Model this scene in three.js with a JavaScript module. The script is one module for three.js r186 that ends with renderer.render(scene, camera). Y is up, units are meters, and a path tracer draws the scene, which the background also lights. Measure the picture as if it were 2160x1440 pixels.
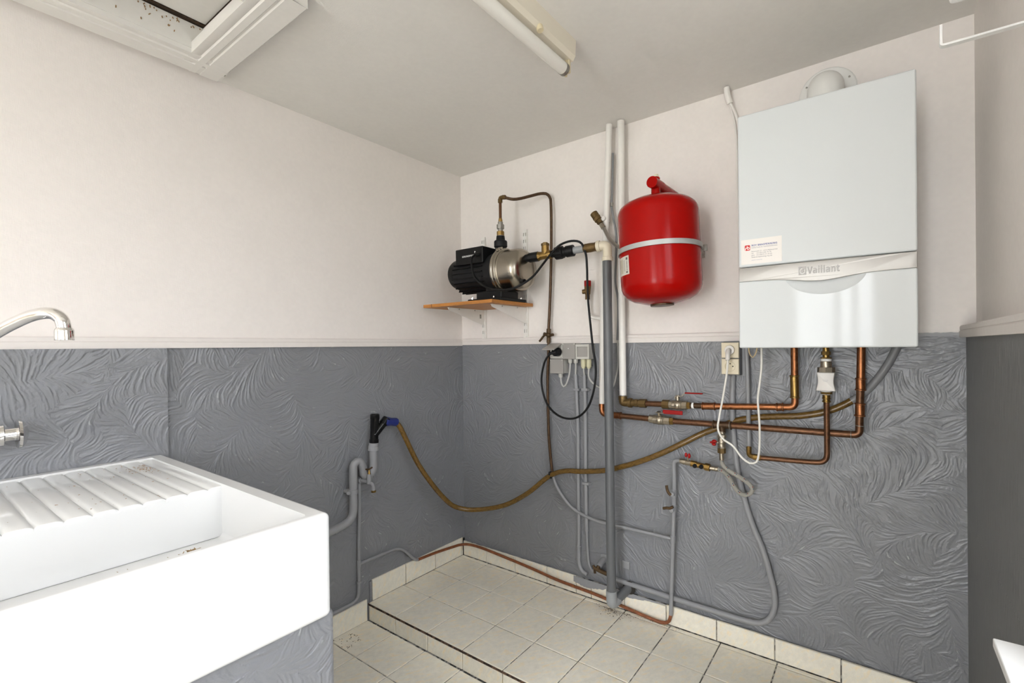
import * as THREE from 'three';
import { RoundedBoxGeometry } from 'three/addons/geometries/RoundedBoxGeometry.js';
import { TextGeometry } from 'three/addons/geometries/TextGeometry.js';
import { FontLoader } from 'three/addons/loaders/FontLoader.js';
import { mergeGeometries, toCreasedNormals } from 'three/addons/utils/BufferGeometryUtils.js';
import { RectAreaLightUniformsLib } from 'three/addons/lights/RectAreaLightUniformsLib.js';
import { Brush, Evaluator, SUBTRACTION } from 'three-bvh-csg';

// ------------------------------------------------------------------ camera, sky, light, exposure
const scene = new THREE.Scene();
const V = (x, y, z) => new THREE.Vector3(x, y, z);
const camera = new THREE.PerspectiveCamera(71.4, 1.5, 0.02, 200);
camera.position.set(1.8356, 1.1164, 1.8549);
camera.quaternion.setFromRotationMatrix(new THREE.Matrix4().makeBasis(
  V(0.81431, -0.01083, -0.58033), V(0.00662, 0.99993, -0.00937), V(0.58039, 0.00379, 0.81433)));
camera.setViewOffset(2160, 1440, -58, -14, 2160, 1440);
const renderer = new THREE.WebGLRenderer();
renderer.toneMapping = THREE.LinearToneMapping;
renderer.toneMappingExposure = 1.07;
renderer.shadowMap.enabled = true;
{ // overcast sky, three times brighter overhead than at the horizon
  const w = 64, h = 64, d = new Float32Array(w * h * 4);
  for (let y = 0; y < h; y++) for (let x = 0; x < w; x++) { const e = Math.sin(((y + 0.5) / h - 0.5) * Math.PI), k = e > 0 ? (1 + 2 * e) / 3 : 0.12, i = (y * w + x) * 4; d[i] = 0.93 * k; d[i + 1] = 0.97 * k; d[i + 2] = 1.04 * k; d[i + 3] = 1; }
  const t = new THREE.DataTexture(d, w, h, THREE.RGBAFormat, THREE.FloatType); t.magFilter = THREE.LinearFilter; t.mapping = THREE.EquirectangularReflectionMapping; t.needsUpdate = true;
  scene.background = t;
}
scene.backgroundIntensity = 15;
RectAreaLightUniformsLib.init();
// area lights added outside the windows and glazed door, on top of the sky
const WIN = { z0: 0.94, z1: 1.66, y0: 0.72, y1: 1.94 };
const DOOR = { x0: 1.0, x1: 1.84, y0: -0.075, y1: 1.98 }, WIN2 = { z0: 2.15, z1: 3.25, y0: 0.72, y1: 1.94 }, ZF = 5.0;
function addedDaylight(w, h, at, to, intensity) {
  const l = new THREE.RectAreaLight(new THREE.Color().setRGB(0.95, 0.98, 1.03), intensity, w, h);
  l.position.copy(at); l.lookAt(to); l.castShadow = true; scene.add(l);
}
const midY = (w) => (w.y0 + w.y1) / 2, midZ = (w) => (w.z0 + w.z1) / 2;
for (const [w, k] of [[WIN, 0.6], [WIN2, 0.6]]) addedDaylight(w.z1 - w.z0, w.y1 - w.y0, V(2.26, midY(w), midZ(w)), V(0, midY(w), midZ(w)), k);
for (const w of [DOOR]) addedDaylight(w.x1 - w.x0, w.y1 - Math.max(w.y0, 0.1), V((w.x0 + w.x1) / 2, (w.y1 + Math.max(w.y0, 0.1)) / 2, ZF + 0.16), V((w.x0 + w.x1) / 2, (w.y1 + Math.max(w.y0, 0.1)) / 2, 0), 18.0);

// ------------------------------------------------------------------ small helpers
let seed = 12345;
const rnd = () => { seed = (seed * 1664525 + 1013904223) >>> 0; return seed / 4294967296; };
const rr = (a, b) => a + (b - a) * rnd();
const used = new Map();
function numbered(n) { const k = used.get(n) || 0; used.set(n, k + 1); return k ? n + '_' + String(k).padStart(3, '0') : n; }
const creased = (g, a) => { g.scale(1000, 1000, 1000); const h = toCreasedNormals(g, a); h.scale(0.001, 0.001, 0.001); return h; };   // finer vertex matching for small parts
const P3 = (a) => V(a[0], a[1], a[2]);

// value noise on a periodic lattice
function noise2(seedN) {
  const N = 64, g = new Float32Array(N * N); let s = seedN;
  for (let i = 0; i < N * N; i++) { s = (s * 1664525 + 1013904223) >>> 0; g[i] = s / 4294967296; }
  const f = (t) => t * t * (3 - 2 * t);
  return (x, y, per = N) => {
    const xi = Math.floor(x), yi = Math.floor(y), fx = f(x - xi), fy = f(y - yi), m = (a) => ((a % per) + per) % per;
    const a = g[m(yi) * N + m(xi)], b = g[m(yi) * N + m(xi + 1)], c = g[m(yi + 1) * N + m(xi)], d = g[m(yi + 1) * N + m(xi + 1)];
    return a + (b - a) * fx + (c - a) * fy + (a - b - c + d) * fx * fy;
  };
}
const n1 = noise2(7), n2 = noise2(99), n3 = noise2(1234);
function dataTex(w, h, fn, srgb, metresX = 1, metresY = metresX) {
  const d = new Uint8Array(w * h * 4);
  for (let y = 0; y < h; y++) for (let x = 0; x < w; x++) {
    const c = fn(x, y, w, h), i = (y * w + x) * 4;
    for (let k = 0; k < 3; k++) d[i + k] = Math.max(0, Math.min(255, (Array.isArray(c) ? c[k] : c) * 255));
    d[i + 3] = 255;
  }
  const t = new THREE.DataTexture(d, w, h); t.magFilter = THREE.LinearFilter; t.minFilter = THREE.LinearFilter;
  t.wrapS = t.wrapT = THREE.RepeatWrapping; if (srgb) t.colorSpace = THREE.SRGBColorSpace;
  t.repeat.set(1 / metresX, 1 / metresY); t.needsUpdate = true; return t;
}
const fbm = (n, x, y, per) => 0.5 * n(x, y, per) + 0.27 * n(2 * x, 2 * y, per * 2 > 64 ? 64 : per * 2) + 0.15 * n(4 * x, 4 * y, 64) + 0.08 * n(8 * x, 8 * y, 64);

// ---- geometry helpers
function metricUV(g0) {                                  // uv in metres by the way each face points
  const g = g0.index ? g0.toNonIndexed() : g0, p = g.attributes.position, uv = new Float32Array(p.count * 2);
  const a = V(), b = V(), c = V(), n = V();
  for (let i = 0; i < p.count; i += 3) {
    a.fromBufferAttribute(p, i); b.fromBufferAttribute(p, i + 1); c.fromBufferAttribute(p, i + 2);
    n.copy(b).sub(a).cross(c.clone().sub(a)); const ax = Math.abs(n.x), ay = Math.abs(n.y), az = Math.abs(n.z);
    [a, b, c].forEach((q, k) => { const u = ax >= ay && ax >= az ? [q.z, q.y] : ay >= az ? [q.x, q.z] : [q.x, q.y]; uv[(i + k) * 2] = u[0]; uv[(i + k) * 2 + 1] = u[1]; });
  }
  g.setAttribute('uv', new THREE.BufferAttribute(uv, 2)); return g;
}
function bx(x0, x1, y0, y1, z0, z1) { const g = new THREE.BoxGeometry(x1 - x0, y1 - y0, z1 - z0); g.translate((x0 + x1) / 2, (y0 + y1) / 2, (z0 + z1) / 2); return metricUV(g); }
function rbx(x0, x1, y0, y1, z0, z1, r = 0.003, s = 2) { const g = new RoundedBoxGeometry(x1 - x0, y1 - y0, z1 - z0, s, r); g.translate((x0 + x1) / 2, (y0 + y1) / 2, (z0 + z1) / 2); return metricUV(g); }
function mg(list) { return mergeGeometries(list.map((g) => { const h = g.index ? g.toNonIndexed() : g; for (const k of Object.keys(h.attributes)) if (!['position', 'normal', 'uv'].includes(k)) h.deleteAttribute(k); return h; })); }
function samplePath(pts, fillet, dense = 0.012) {                       // Catmull-Rom, or a polyline with rounded corners when fillet > 0
  const P = pts.map(P3);
  if (!fillet) { if (P.length === 2) return P; const c = new THREE.CatmullRomCurve3(P, false, 'centripetal'); let L = c.getLength(); return c.getSpacedPoints(Math.max(8, Math.min(200, Math.round(L / dense)))); }
  const out = [P[0]];
  for (let i = 1; i < P.length - 1; i++) {
    const a = P[i - 1].clone().sub(P[i]), b = P[i + 1].clone().sub(P[i]), la = a.length(), lb = b.length();
    const k = Math.min(fillet, la * 0.48, lb * 0.48); a.setLength(k); b.setLength(k);
    const s = P[i].clone().add(a), e = P[i].clone().add(b), q = new THREE.QuadraticBezierCurve3(s, P[i], e);
    const turn = Math.PI - a.angleTo(b); if (turn < 0.03) { out.push(P[i]); continue; }
    for (let j = 0; j <= 8; j++) out.push(q.getPoint(j / 8));
  }
  out.push(P[P.length - 1]); return out;
}
function sweep(path, prof, up0) {                        // prof: list of [a, b] around the path (a along the side, b along the normal); capped
  const n = path.length, m = prof.length, T = path.map((p, i) => path[Math.min(i + 1, n - 1)].clone().sub(path[Math.max(i - 1, 0)]).normalize());
  let N = up0 ? up0.clone() : (Math.abs(T[0].y) < 0.9 ? V(0, 1, 0) : V(0, 0, 1)); N.addScaledVector(T[0], -N.dot(T[0])).normalize();
  const pos = [], uv = [], idx = []; let len = 0, per = [0];
  for (let j = 0; j < m; j++) per.push(per[j] + Math.hypot(prof[(j + 1) % m][0] - prof[j][0], prof[(j + 1) % m][1] - prof[j][1]));
  const rings = [];
  for (let i = 0; i < n; i++) {
    if (i) { len += path[i].distanceTo(path[i - 1]); N.addScaledVector(T[i], -N.dot(T[i])).normalize(); }
    const B = T[i].clone().cross(N);
    rings.push(prof.map(([a, b]) => path[i].clone().addScaledVector(B, a).addScaledVector(N, b)));
    for (let j = 0; j <= m; j++) { const q = rings[i][j % m]; pos.push(q.x, q.y, q.z); uv.push(per[j], len); }
  }
  for (let i = 0; i < n - 1; i++) for (let j = 0; j < m; j++) { const a = i * (m + 1) + j, b = a + 1, c = a + m + 1, d = c + 1; idx.push(a, c, b, b, c, d); }
  for (const [i, flip] of [[0, true], [n - 1, false]]) {
    const base = pos.length / 3, c = path[i]; pos.push(c.x, c.y, c.z); uv.push(0, 0);
    for (let j = 0; j < m; j++) { const q = rings[i][j]; pos.push(q.x, q.y, q.z); uv.push(prof[j][0], prof[j][1]); }
    for (let j = 0; j < m; j++) { const a = base + 1 + j, b = base + 1 + (j + 1) % m; flip ? idx.push(base, a, b) : idx.push(base, b, a); }
  }
  const g = new THREE.BufferGeometry(); g.setAttribute('position', new THREE.Float32BufferAttribute(pos, 3)); g.setAttribute('uv', new THREE.Float32BufferAttribute(uv, 2)); g.setIndex(idx);
  // outward check by signed volume
  let vol = 0; const a = V(), b = V(), c = V();
  for (let i = 0; i < idx.length; i += 3) { a.fromArray(pos, idx[i] * 3); b.fromArray(pos, idx[i + 1] * 3); c.fromArray(pos, idx[i + 2] * 3); vol += a.dot(b.cross(c)); }
  if (vol < 0) for (let i = 0; i < idx.length; i += 3) { const t = idx[i + 1]; idx[i + 1] = idx[i + 2]; idx[i + 2] = t; }
  g.setIndex(idx);
  return g;
}
const circ = (r, k = 14, ry = r) => Array.from({ length: k }, (_, i) => [r * Math.cos(i * 2 * Math.PI / k), ry * Math.sin(i * 2 * Math.PI / k)]);
function tube(pts, r, fillet = 0, k = 14, dense = 0.012) { const g = creased(sweep(samplePath(pts, fillet, dense), circ(r, k)), 0.9); return g; }
function lathe(profile, from, dir, k = 20) {             // profile: [radius, distance along dir]
  const g0 = new THREE.LatheGeometry(profile.map(([r, h]) => new THREE.Vector2(Math.max(r, 0), h)), k);
  let g = creased(g0, 0.55);
  const q = new THREE.Quaternion().setFromUnitVectors(V(0, 1, 0), P3(dir).normalize());
  g.applyQuaternion(q); g.translate(...from); return g;
}
function cyl(a, b, r, k = 16, r2 = r, ch = 0.0012) { const A = P3(a), B = P3(b), L = A.distanceTo(B), c = Math.min(ch, r * 0.3, L * 0.3); return lathe([[0, 0], [r - c, 0], [r, c], [r2, L - c], [r2 - c, L], [0, L]], a, B.sub(A).toArray(), k); }
function hex(a, b, r, k = 6) { const A = P3(a), B = P3(b), L = A.distanceTo(B); const g = creased(new THREE.CylinderGeometry(r, r, L, k), 0.2); g.translate(0, L / 2, 0); g.applyQuaternion(new THREE.Quaternion().setFromUnitVectors(V(0, 1, 0), B.sub(A).normalize())); g.translate(...a); return g; }
function ball(c, r, sx = 1, sy = 1, sz = 1, k = 16) { const g = new THREE.SphereGeometry(r, k, Math.round(k * 0.7)); g.scale(sx, sy, sz); g.translate(...c); return g; }
function extrude(pts, depth, bevel = 0, plane = 'xy', holes = []) {
  const s = new THREE.Shape(pts.map((p) => new THREE.Vector2(p[0], p[1]))); holes.forEach((h) => s.holes.push(new THREE.Path(h.map((p) => new THREE.Vector2(p[0], p[1])))));
  const g = new THREE.ExtrudeGeometry(s, { depth, bevelEnabled: bevel > 0, bevelSize: bevel, bevelThickness: bevel, bevelSegments: 2, curveSegments: 10 });
  return g;
}
const along = (a, b, t) => a.map((v, i) => v + (b[i] - v) * t);
const dirOf = (a, b) => P3(b).sub(P3(a)).normalize().toArray();
const step = (a, d, l) => a.map((v, i) => v + d[i] * l);

// ---- objects
function shadows(m) { m.castShadow = true; m.receiveShadow = true; return m; }
function thing(name, label, category, group) { const o = new THREE.Group(); o.name = numbered(name); scene.add(o); o.userData = { label, category }; if (group) o.userData.group = group; return o; }
function part(parent, name, geo, mat, label) { const m = shadows(new THREE.Mesh(geo, mat)); m.name = name; parent.add(m); if (label) m.userData.label = label; return m; }
function single(name, geo, mat, label, category, group) { const m = shadows(new THREE.Mesh(geo, mat)); m.name = numbered(name); scene.add(m); m.userData = { label, category }; if (group) m.userData.group = group; return m; }
function struct(name, label, category) { const o = new THREE.Group(); o.name = numbered(name); scene.add(o); o.userData = { kind: 'structure', label, category }; return o; }

// ------------------------------------------------------------------ textures and materials
const col = (r, g, b) => new THREE.Color().setRGB(r, g, b);
// combed plaster relief: noise drawn out along a field of feather plumes
const RW = 1.7, RH = 1.2, TW = 1700, TH = 1200;
function reliefHeight() {
  seed = 4242;
  const plumes = [];
  for (let i = 0; i < 40; i++) {
    const gx = (i % 8 + 0.5 + rr(-0.35, 0.35)) / 8 * RW, gy = (Math.floor(i / 8) + 0.5 + rr(-0.35, 0.35)) / 5 * RH, a = rr(0, 6.283), L = rr(0.12, 0.24), k = rr(-7, 7), pts = [];
    let x = gx, y = gy, t = a; for (let s = 0; s < 10; s++) { pts.push([x, y, t]); x += Math.cos(t) * L / 9; y += Math.sin(t) * L / 9; t += k * L / 9 * (0.5 + s * 0.12); }
    plumes.push(pts);
  }
  const qw = TW / 4, qh = TH / 4, ang = new Float32Array(qw * qh * 2);
  for (let j = 0; j < qh; j++) for (let i = 0; i < qw; i++) {
    const X = i / qw * RW, Y = j / qh * RH; let bd = 1e9, bp = null, bdx = 0, bdy = 0;
    for (const pl of plumes) for (const p of pl) {
      let dx = X - p[0], dy = Y - p[1]; if (dx > RW / 2) dx -= RW; if (dx < -RW / 2) dx += RW; if (dy > RH / 2) dy -= RH; if (dy < -RH / 2) dy += RH;
      const d = dx * dx + dy * dy; if (d < bd) { bd = d; bp = p; bdx = dx; bdy = dy; }
    }
    const cr = Math.cos(bp[2]) * bdy - Math.sin(bp[2]) * bdx, dd = Math.sqrt(bd), w = Math.min(1, dd / 0.11), sgn = cr > 0 ? 1 : -1;
    const a = bp[2] + sgn * (0.25 + 1.5 * Math.pow(w, 0.8)) + (n1(i / 14, j / 14, 64) - 0.5) * 0.9;
    ang[(j * qw + i) * 2] = Math.cos(a); ang[(j * qw + i) * 2 + 1] = Math.sin(a);
  }
  // source noise with a ridge spacing of about 7 mm
  const src = new Float32Array(TW * TH), tmp = new Float32Array(TW * TH);
  for (let i = 0; i < TW * TH; i++) src[i] = rnd();
  const blur = (s, d, r) => { for (let y = 0; y < TH; y++) { let acc = 0; for (let k = -r; k <= r; k++) acc += s[y * TW + (k + TW) % TW]; for (let x = 0; x < TW; x++) { d[y * TW + x] = acc / (2 * r + 1); acc += s[y * TW + (x + r + 1) % TW] - s[y * TW + (x - r + TW) % TW]; } } };
  const blurV = (s, d, r) => { for (let x = 0; x < TW; x++) { let acc = 0; for (let k = -r; k <= r; k++) acc += s[((k + TH) % TH) * TW + x]; for (let y = 0; y < TH; y++) { d[y * TW + x] = acc / (2 * r + 1); acc += s[((y + r + 1) % TH) * TW + x] - s[((y - r + TH) % TH) * TW + x]; } } };
  blur(src, tmp, 2); blurV(tmp, src, 2); blur(src, tmp, 1); blurV(tmp, src, 1);
  const H = new Float32Array(TW * TH); let mn = 1e9, mx = -1e9;
  for (let y = 0; y < TH; y++) for (let x = 0; x < TW; x++) {
    let s = src[y * TW + x], c = 1;
    for (const dir of [1, -1]) {
      let px = x, py = y, ox = 0, oy = 0;
      for (let k = 0; k < 9; k++) {
        const q = ((((py / 4) | 0) % qh) * qw + (((px / 4) | 0) % qw)) * 2; let vx = ang[q] * dir, vy = ang[q + 1] * dir;
        if (k && vx * ox + vy * oy < 0) { vx = -vx; vy = -vy; } ox = vx; oy = vy;
        px = (px + vx * 2.6 + TW) % TW; py = (py + vy * 2.6 + TH) % TH; s += src[(py | 0) * TW + (px | 0)]; c++;
      }
    }
    const h = s / c; H[y * TW + x] = h; if (h < mn) mn = h; if (h > mx) mx = h;
  }
  let mean = 0, va = 0; for (let i = 0; i < H.length; i++) mean += H[i]; mean /= H.length; for (let i = 0; i < H.length; i++) va += (H[i] - mean) ** 2; const sd = Math.sqrt(va / H.length);
  for (let i = 0; i < H.length; i++) { let h = (H[i] - mean) / sd; const y = (i / TW) | 0, x = i % TW; const amp = 0.45 + 0.75 * fbm(n2, x / 90, y / 90, 64); h = Math.max(-1.2, h - 0.1); H[i] = 0.42 + 0.17 * h * amp; }
  return H;
}
const RHt = reliefHeight();
const reliefBump = dataTex(TW, TH, (x, y) => RHt[y * TW + x], false, RW, RH);
const reliefCol = dataTex(TW, TH, (x, y) => {            // grey emulsion, paler on scattered ridge tips
  const h = RHt[y * TW + x], f = fbm(n3, x / 22, y / 22, 64), g = fbm(n1, x / 150, y / 150, 64);
  const m = 0.512 + 0.03 * (g - 0.5), e = h > 0.70 && f > 0.56 ? Math.min(0.16, (h - 0.70) * 1.6) : 0;
  return [m - 0.001 + e, m + 0.003 + e, m + 0.016 + e * 0.93];
}, true, RW, RH);
const brushBump = dataTex(512, 512, (x, y) => 0.5 + 0.5 * (0.6 * (n1(x / 8, y / 3, 64) - 0.5) + 0.6 * (n2(x / 2, y / 16, 64) - 0.5)), false, 0.35);
const streakBump = dataTex(512, 512, (x, y) => 0.5 + 0.9 * (n1(x / 4, y / 32, 64) - 0.5) * n2(x / 16, y / 32, 64), false, 0.3, 0.6);
const wallMottle = dataTex(512, 512, (x, y) => { const v = 0.97 + 0.018 * (fbm(n2, x / 32, y / 32, 16) - 0.5) + 0.012 * (n1(x / 4, y / 4, 64) - 0.5); return [v, v * 0.998, v * 0.995]; }, true, 1.3);
const metalMottle = dataTex(256, 256, (x, y) => { const v = 0.72 + 0.4 * (fbm(n1, x / 16, y / 16, 16) - 0.25); return [v, v * 0.97, v * 0.93]; }, true, 0.16);
const metalRough = dataTex(256, 256, (x, y) => 0.7 + 0.5 * (fbm(n2, x / 12, y / 12, 16) - 0.3), false, 0.12);
const tileCol = [0, 1, 2].map((k) => dataTex(256, 256, (x, y) => {
  const f = fbm(n1, x / 16 + k * 11, y / 16 + k * 5, 64), g = fbm(n2, (x + y * 0.6) / 10 + k * 7, (y - x * 0.6) / 26, 64), s = n3(x / 2 + k * 9, y / 2, 64);
  const v = 0.945 + 0.05 * (f - 0.5) + 0.075 * (g - 0.5) + 0.02 * (s - 0.5), w = Math.max(0, g - 0.52) * 0.35;
  return [v, v - 0.022 - w * 0.35, v - 0.085 - w * 0.9];
}, true, 0.26));
const groutCol = dataTex(512, 512, (x, y) => { const f = fbm(n1, x / 10, y / 10, 64), g = n2(x / 3, y / 3, 64); const w = f > 0.54 ? 0.72 : f > 0.47 ? 0.5 : 0.34; const v = w + 0.12 * (g - 0.5); return [v, v * 0.98, v * 0.94]; }, true, 0.8);
const woodCol = dataTex(512, 128, (x, y) => { const g = fbm(n1, x / 90, y / 3 + 2 * n2(x / 60, y / 30, 64), 64), k = n3(x / 6, y / 1.5, 64); const v = 0.72 + 0.25 * (g - 0.5) + 0.08 * (k - 0.5); return [v, v * 0.66, v * 0.3]; }, true, 0.6, 0.12);
const darkWood = dataTex(256, 256, (x, y) => { const v = 0.25 + 0.3 * (fbm(n2, x / 6, y / 24, 64) - 0.5); return [v, v * 0.72, v * 0.45]; }, true, 0.2);
const braidBump = dataTex(128, 128, (x, y) => 0.5 + 0.5 * Math.sin((x + y) * Math.PI / 8) * Math.sin((x - y) * Math.PI / 8), false, 0.012);
const hoseTracer = dataTex(96, 128, (x, y) => {          // woven hose with red and blue tracer threads
  const b = 0.70 + 0.10 * Math.sin((x + y) * 0.8) * Math.sin((x - y) * 0.8); let c = [b, b * 0.98, b * 0.92];
  const u = x % 32, on = u > 8 && u < 16; if (on && y > 30 && y < 46) c = [0.55, 0.12, 0.10]; if (on && y > 52 && y < 66) c = [0.12, 0.26, 0.42]; return c;
}, true, 0.0377, 0.034);
const grassCol = dataTex(128, 128, (x, y) => { const v = 0.3 + 0.25 * fbm(n1, x / 6, y / 6, 64); return [v * 0.8, v, v * 0.5]; }, true, 1.5);

const S = (o) => new THREE.MeshStandardMaterial(o), PH = (o) => new THREE.MeshPhysicalMaterial(o);
const M = {
  strapSteel: PH({ color: col(0.46, 0.47, 0.45), metalness: 0.35, roughness: 0.45 }),
  wall: S({ color: col(0.90, 0.845, 0.80), map: wallMottle, roughness: 0.55, bumpMap: brushBump, bumpScale: 0.0003 }),
  ceil: S({ color: col(0.85, 0.825, 0.78), map: wallMottle, roughness: 0.7, bumpMap: brushBump, bumpScale: 0.0003 }),
  relief: PH({ color: col(1, 1, 1), map: reliefCol, roughness: 0.32, bumpMap: reliefBump, bumpScale: 0.0038 }),
  greySmooth: S({ color: col(0.20, 0.202, 0.20), map: wallMottle, roughness: 0.5, bumpMap: streakBump, bumpScale: 0.0016 }),
  rail: S({ color: col(0.82, 0.77, 0.73), map: wallMottle, roughness: 0.5 }),
  trimWhite: S({ color: col(0.80, 0.775, 0.73), roughness: 0.45, map: wallMottle }),
  tile: tileCol.map((t) => PH({ color: col(1, 1, 1), map: t, roughness: 0.24 })),
  grout: S({ color: col(1, 1, 1), map: groutCol, roughness: 0.95 }),
  ceramic: PH({ color: col(0.73, 0.73, 0.715), roughness: 0.12 }),
  boiler: PH({ color: col(0.68, 0.70, 0.695), roughness: 0.06, specularIntensity: 0.3 }),
  silver: PH({ color: col(0.46, 0.445, 0.42), metalness: 0.85, roughness: 0.5 }),
  silverText: PH({ color: col(0.27, 0.26, 0.245), metalness: 0.8, roughness: 0.45 }),
  chrome: PH({ color: col(0.82, 0.81, 0.80), metalness: 1, roughness: 0.07 }),
  steel: PH({ color: col(0.36, 0.325, 0.27), metalness: 1, roughness: 0.24, anisotropy: 0.4 }),
  galv: PH({ color: col(0.50, 0.51, 0.50), metalness: 0.8, roughness: 0.45, map: metalMottle }),
  nickel: PH({ color: col(0.58, 0.54, 0.46), metalness: 0.9, roughness: 0.35, map: metalMottle }),
  copper: PH({ color: col(0.49, 0.21, 0.10), metalness: 1, roughness: 0.4, map: metalMottle }),
  copperDull: PH({ color: col(0.22, 0.112, 0.062), metalness: 0.75, roughness: 0.42, map: metalMottle }),
  brownPipe: PH({ color: col(0.13, 0.078, 0.043), metalness: 0.6, roughness: 0.42, map: metalMottle }),
  brass: PH({ color: col(0.47, 0.32, 0.115), metalness: 1, roughness: 0.36, map: metalMottle }),
  brassOld: PH({ color: col(0.25, 0.17, 0.072), metalness: 0.75, roughness: 0.48, map: metalMottle }),
  brassDark: PH({ color: col(0.16, 0.105, 0.055), metalness: 0.6, roughness: 0.55, map: metalMottle }),
  rust: S({ color: col(0.36, 0.125, 0.05), roughness: 0.45, map: metalMottle }),
  hose: PH({ color: col(0.215, 0.125, 0.028), roughness: 0.26, map: metalMottle }),
  hoseBraid: S({ map: hoseTracer, roughness: 0.6, bumpMap: braidBump, bumpScale: 0.0006 }),
  steelBraid: PH({ color: col(0.50, 0.47, 0.42), metalness: 0.9, roughness: 0.4, bumpMap: braidBump, bumpScale: 0.0008 }),
  paintGrey: PH({ color: col(0.315, 0.318, 0.328), roughness: 0.42, map: wallMottle }),
  pvc: PH({ color: col(0.118, 0.122, 0.125), roughness: 0.4 }),
  pvcLight: PH({ color: col(0.30, 0.31, 0.31), roughness: 0.45 }),
  whitePipe: PH({ color: col(0.90, 0.87, 0.82), roughness: 0.4, map: wallMottle }),
  cream: PH({ color: col(0.78, 0.71, 0.55), roughness: 0.4 }),
  socket: PH({ color: col(0.72, 0.635, 0.46), roughness: 0.4 }),
  socketGrey: PH({ color: col(0.17, 0.175, 0.18), roughness: 0.5 }),
  holeDark: S({ color: col(0.03, 0.025, 0.02), roughness: 0.9 }),  // near-black for the painted-in shade of holes; also the lid screw
  boxGrey: PH({ color: col(0.33, 0.31, 0.285), roughness: 0.5 }),
  boxLight: PH({ color: col(0.52, 0.505, 0.46), roughness: 0.5 }),
  glandYellow: PH({ color: col(0.62, 0.58, 0.38), roughness: 0.5 }),
  cableGrey: PH({ color: col(0.50, 0.49, 0.46), roughness: 0.5 }),
  wireGrey: PH({ color: col(0.22, 0.22, 0.225), roughness: 0.45 }),
  cableWhite: PH({ color: col(0.80, 0.77, 0.70), roughness: 0.4 }),
  plugWhite: PH({ color: col(0.78, 0.745, 0.70), roughness: 0.4 }),
  wireCream: PH({ color: col(0.60, 0.47, 0.27), roughness: 0.5 }),
  black: PH({ color: col(0.006, 0.006, 0.006), roughness: 0.42, specularIntensity: 0.45 }),
  blackGloss: PH({ color: col(0.006, 0.006, 0.006), roughness: 0.18, specularIntensity: 0.7 }),
  blackSoft: PH({ color: col(0.010, 0.010, 0.011), roughness: 0.5, specularIntensity: 0.45 }),
  red: PH({ color: col(0.36, 0.002, 0.001), roughness: 0.2, specularIntensity: 0.32 }),
  redPlastic: PH({ color: col(0.30, 0.006, 0.005), roughness: 0.4, specularIntensity: 0.5 }),
  blue: PH({ color: col(0.020, 0.030, 0.16), roughness: 0.38, specularIntensity: 0.5 }),
  wood: S({ color: col(1, 1, 1), map: woodCol, roughness: 0.5 }),
  darkWood: S({ color: col(0.8, 0.8, 0.8), map: darkWood, roughness: 0.9 }),
  lampBody: PH({ color: col(0.80, 0.73, 0.60), roughness: 0.45 }),
  lampTube: PH({ color: col(0.84, 0.81, 0.74), roughness: 0.2 }),
  lampHolder: PH({ color: col(0.68, 0.58, 0.38), roughness: 0.5 }),
  debris: S({ color: col(0.30, 0.17, 0.07), roughness: 0.9 }),
  white: PH({ color: col(0.85, 0.845, 0.82), roughness: 0.4 }),
  flue: PH({ color: col(0.80, 0.79, 0.75), roughness: 0.45 }),
  print: S({ color: col(0.55, 0.55, 0.55), roughness: 0.6 }),
  printWhite: S({ color: col(0.75, 0.75, 0.73), roughness: 0.6 }),
  glass: PH({ color: col(1, 1, 1), transmission: 1, thickness: 0, roughness: 0, ior: 1.5 }),
  grass: S({ color: col(0.8, 0.62, 0.75), map: grassCol, roughness: 1 }),
  leaf: S({ color: col(0.07, 0.11, 0.05), roughness: 0.9 }),
  bark: S({ color: col(0.12, 0.08, 0.05), roughness: 0.9 }),
};
const font = await new FontLoader().loadAsync('fonts/droid/droid_sans_bold.typeface.json');

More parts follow.
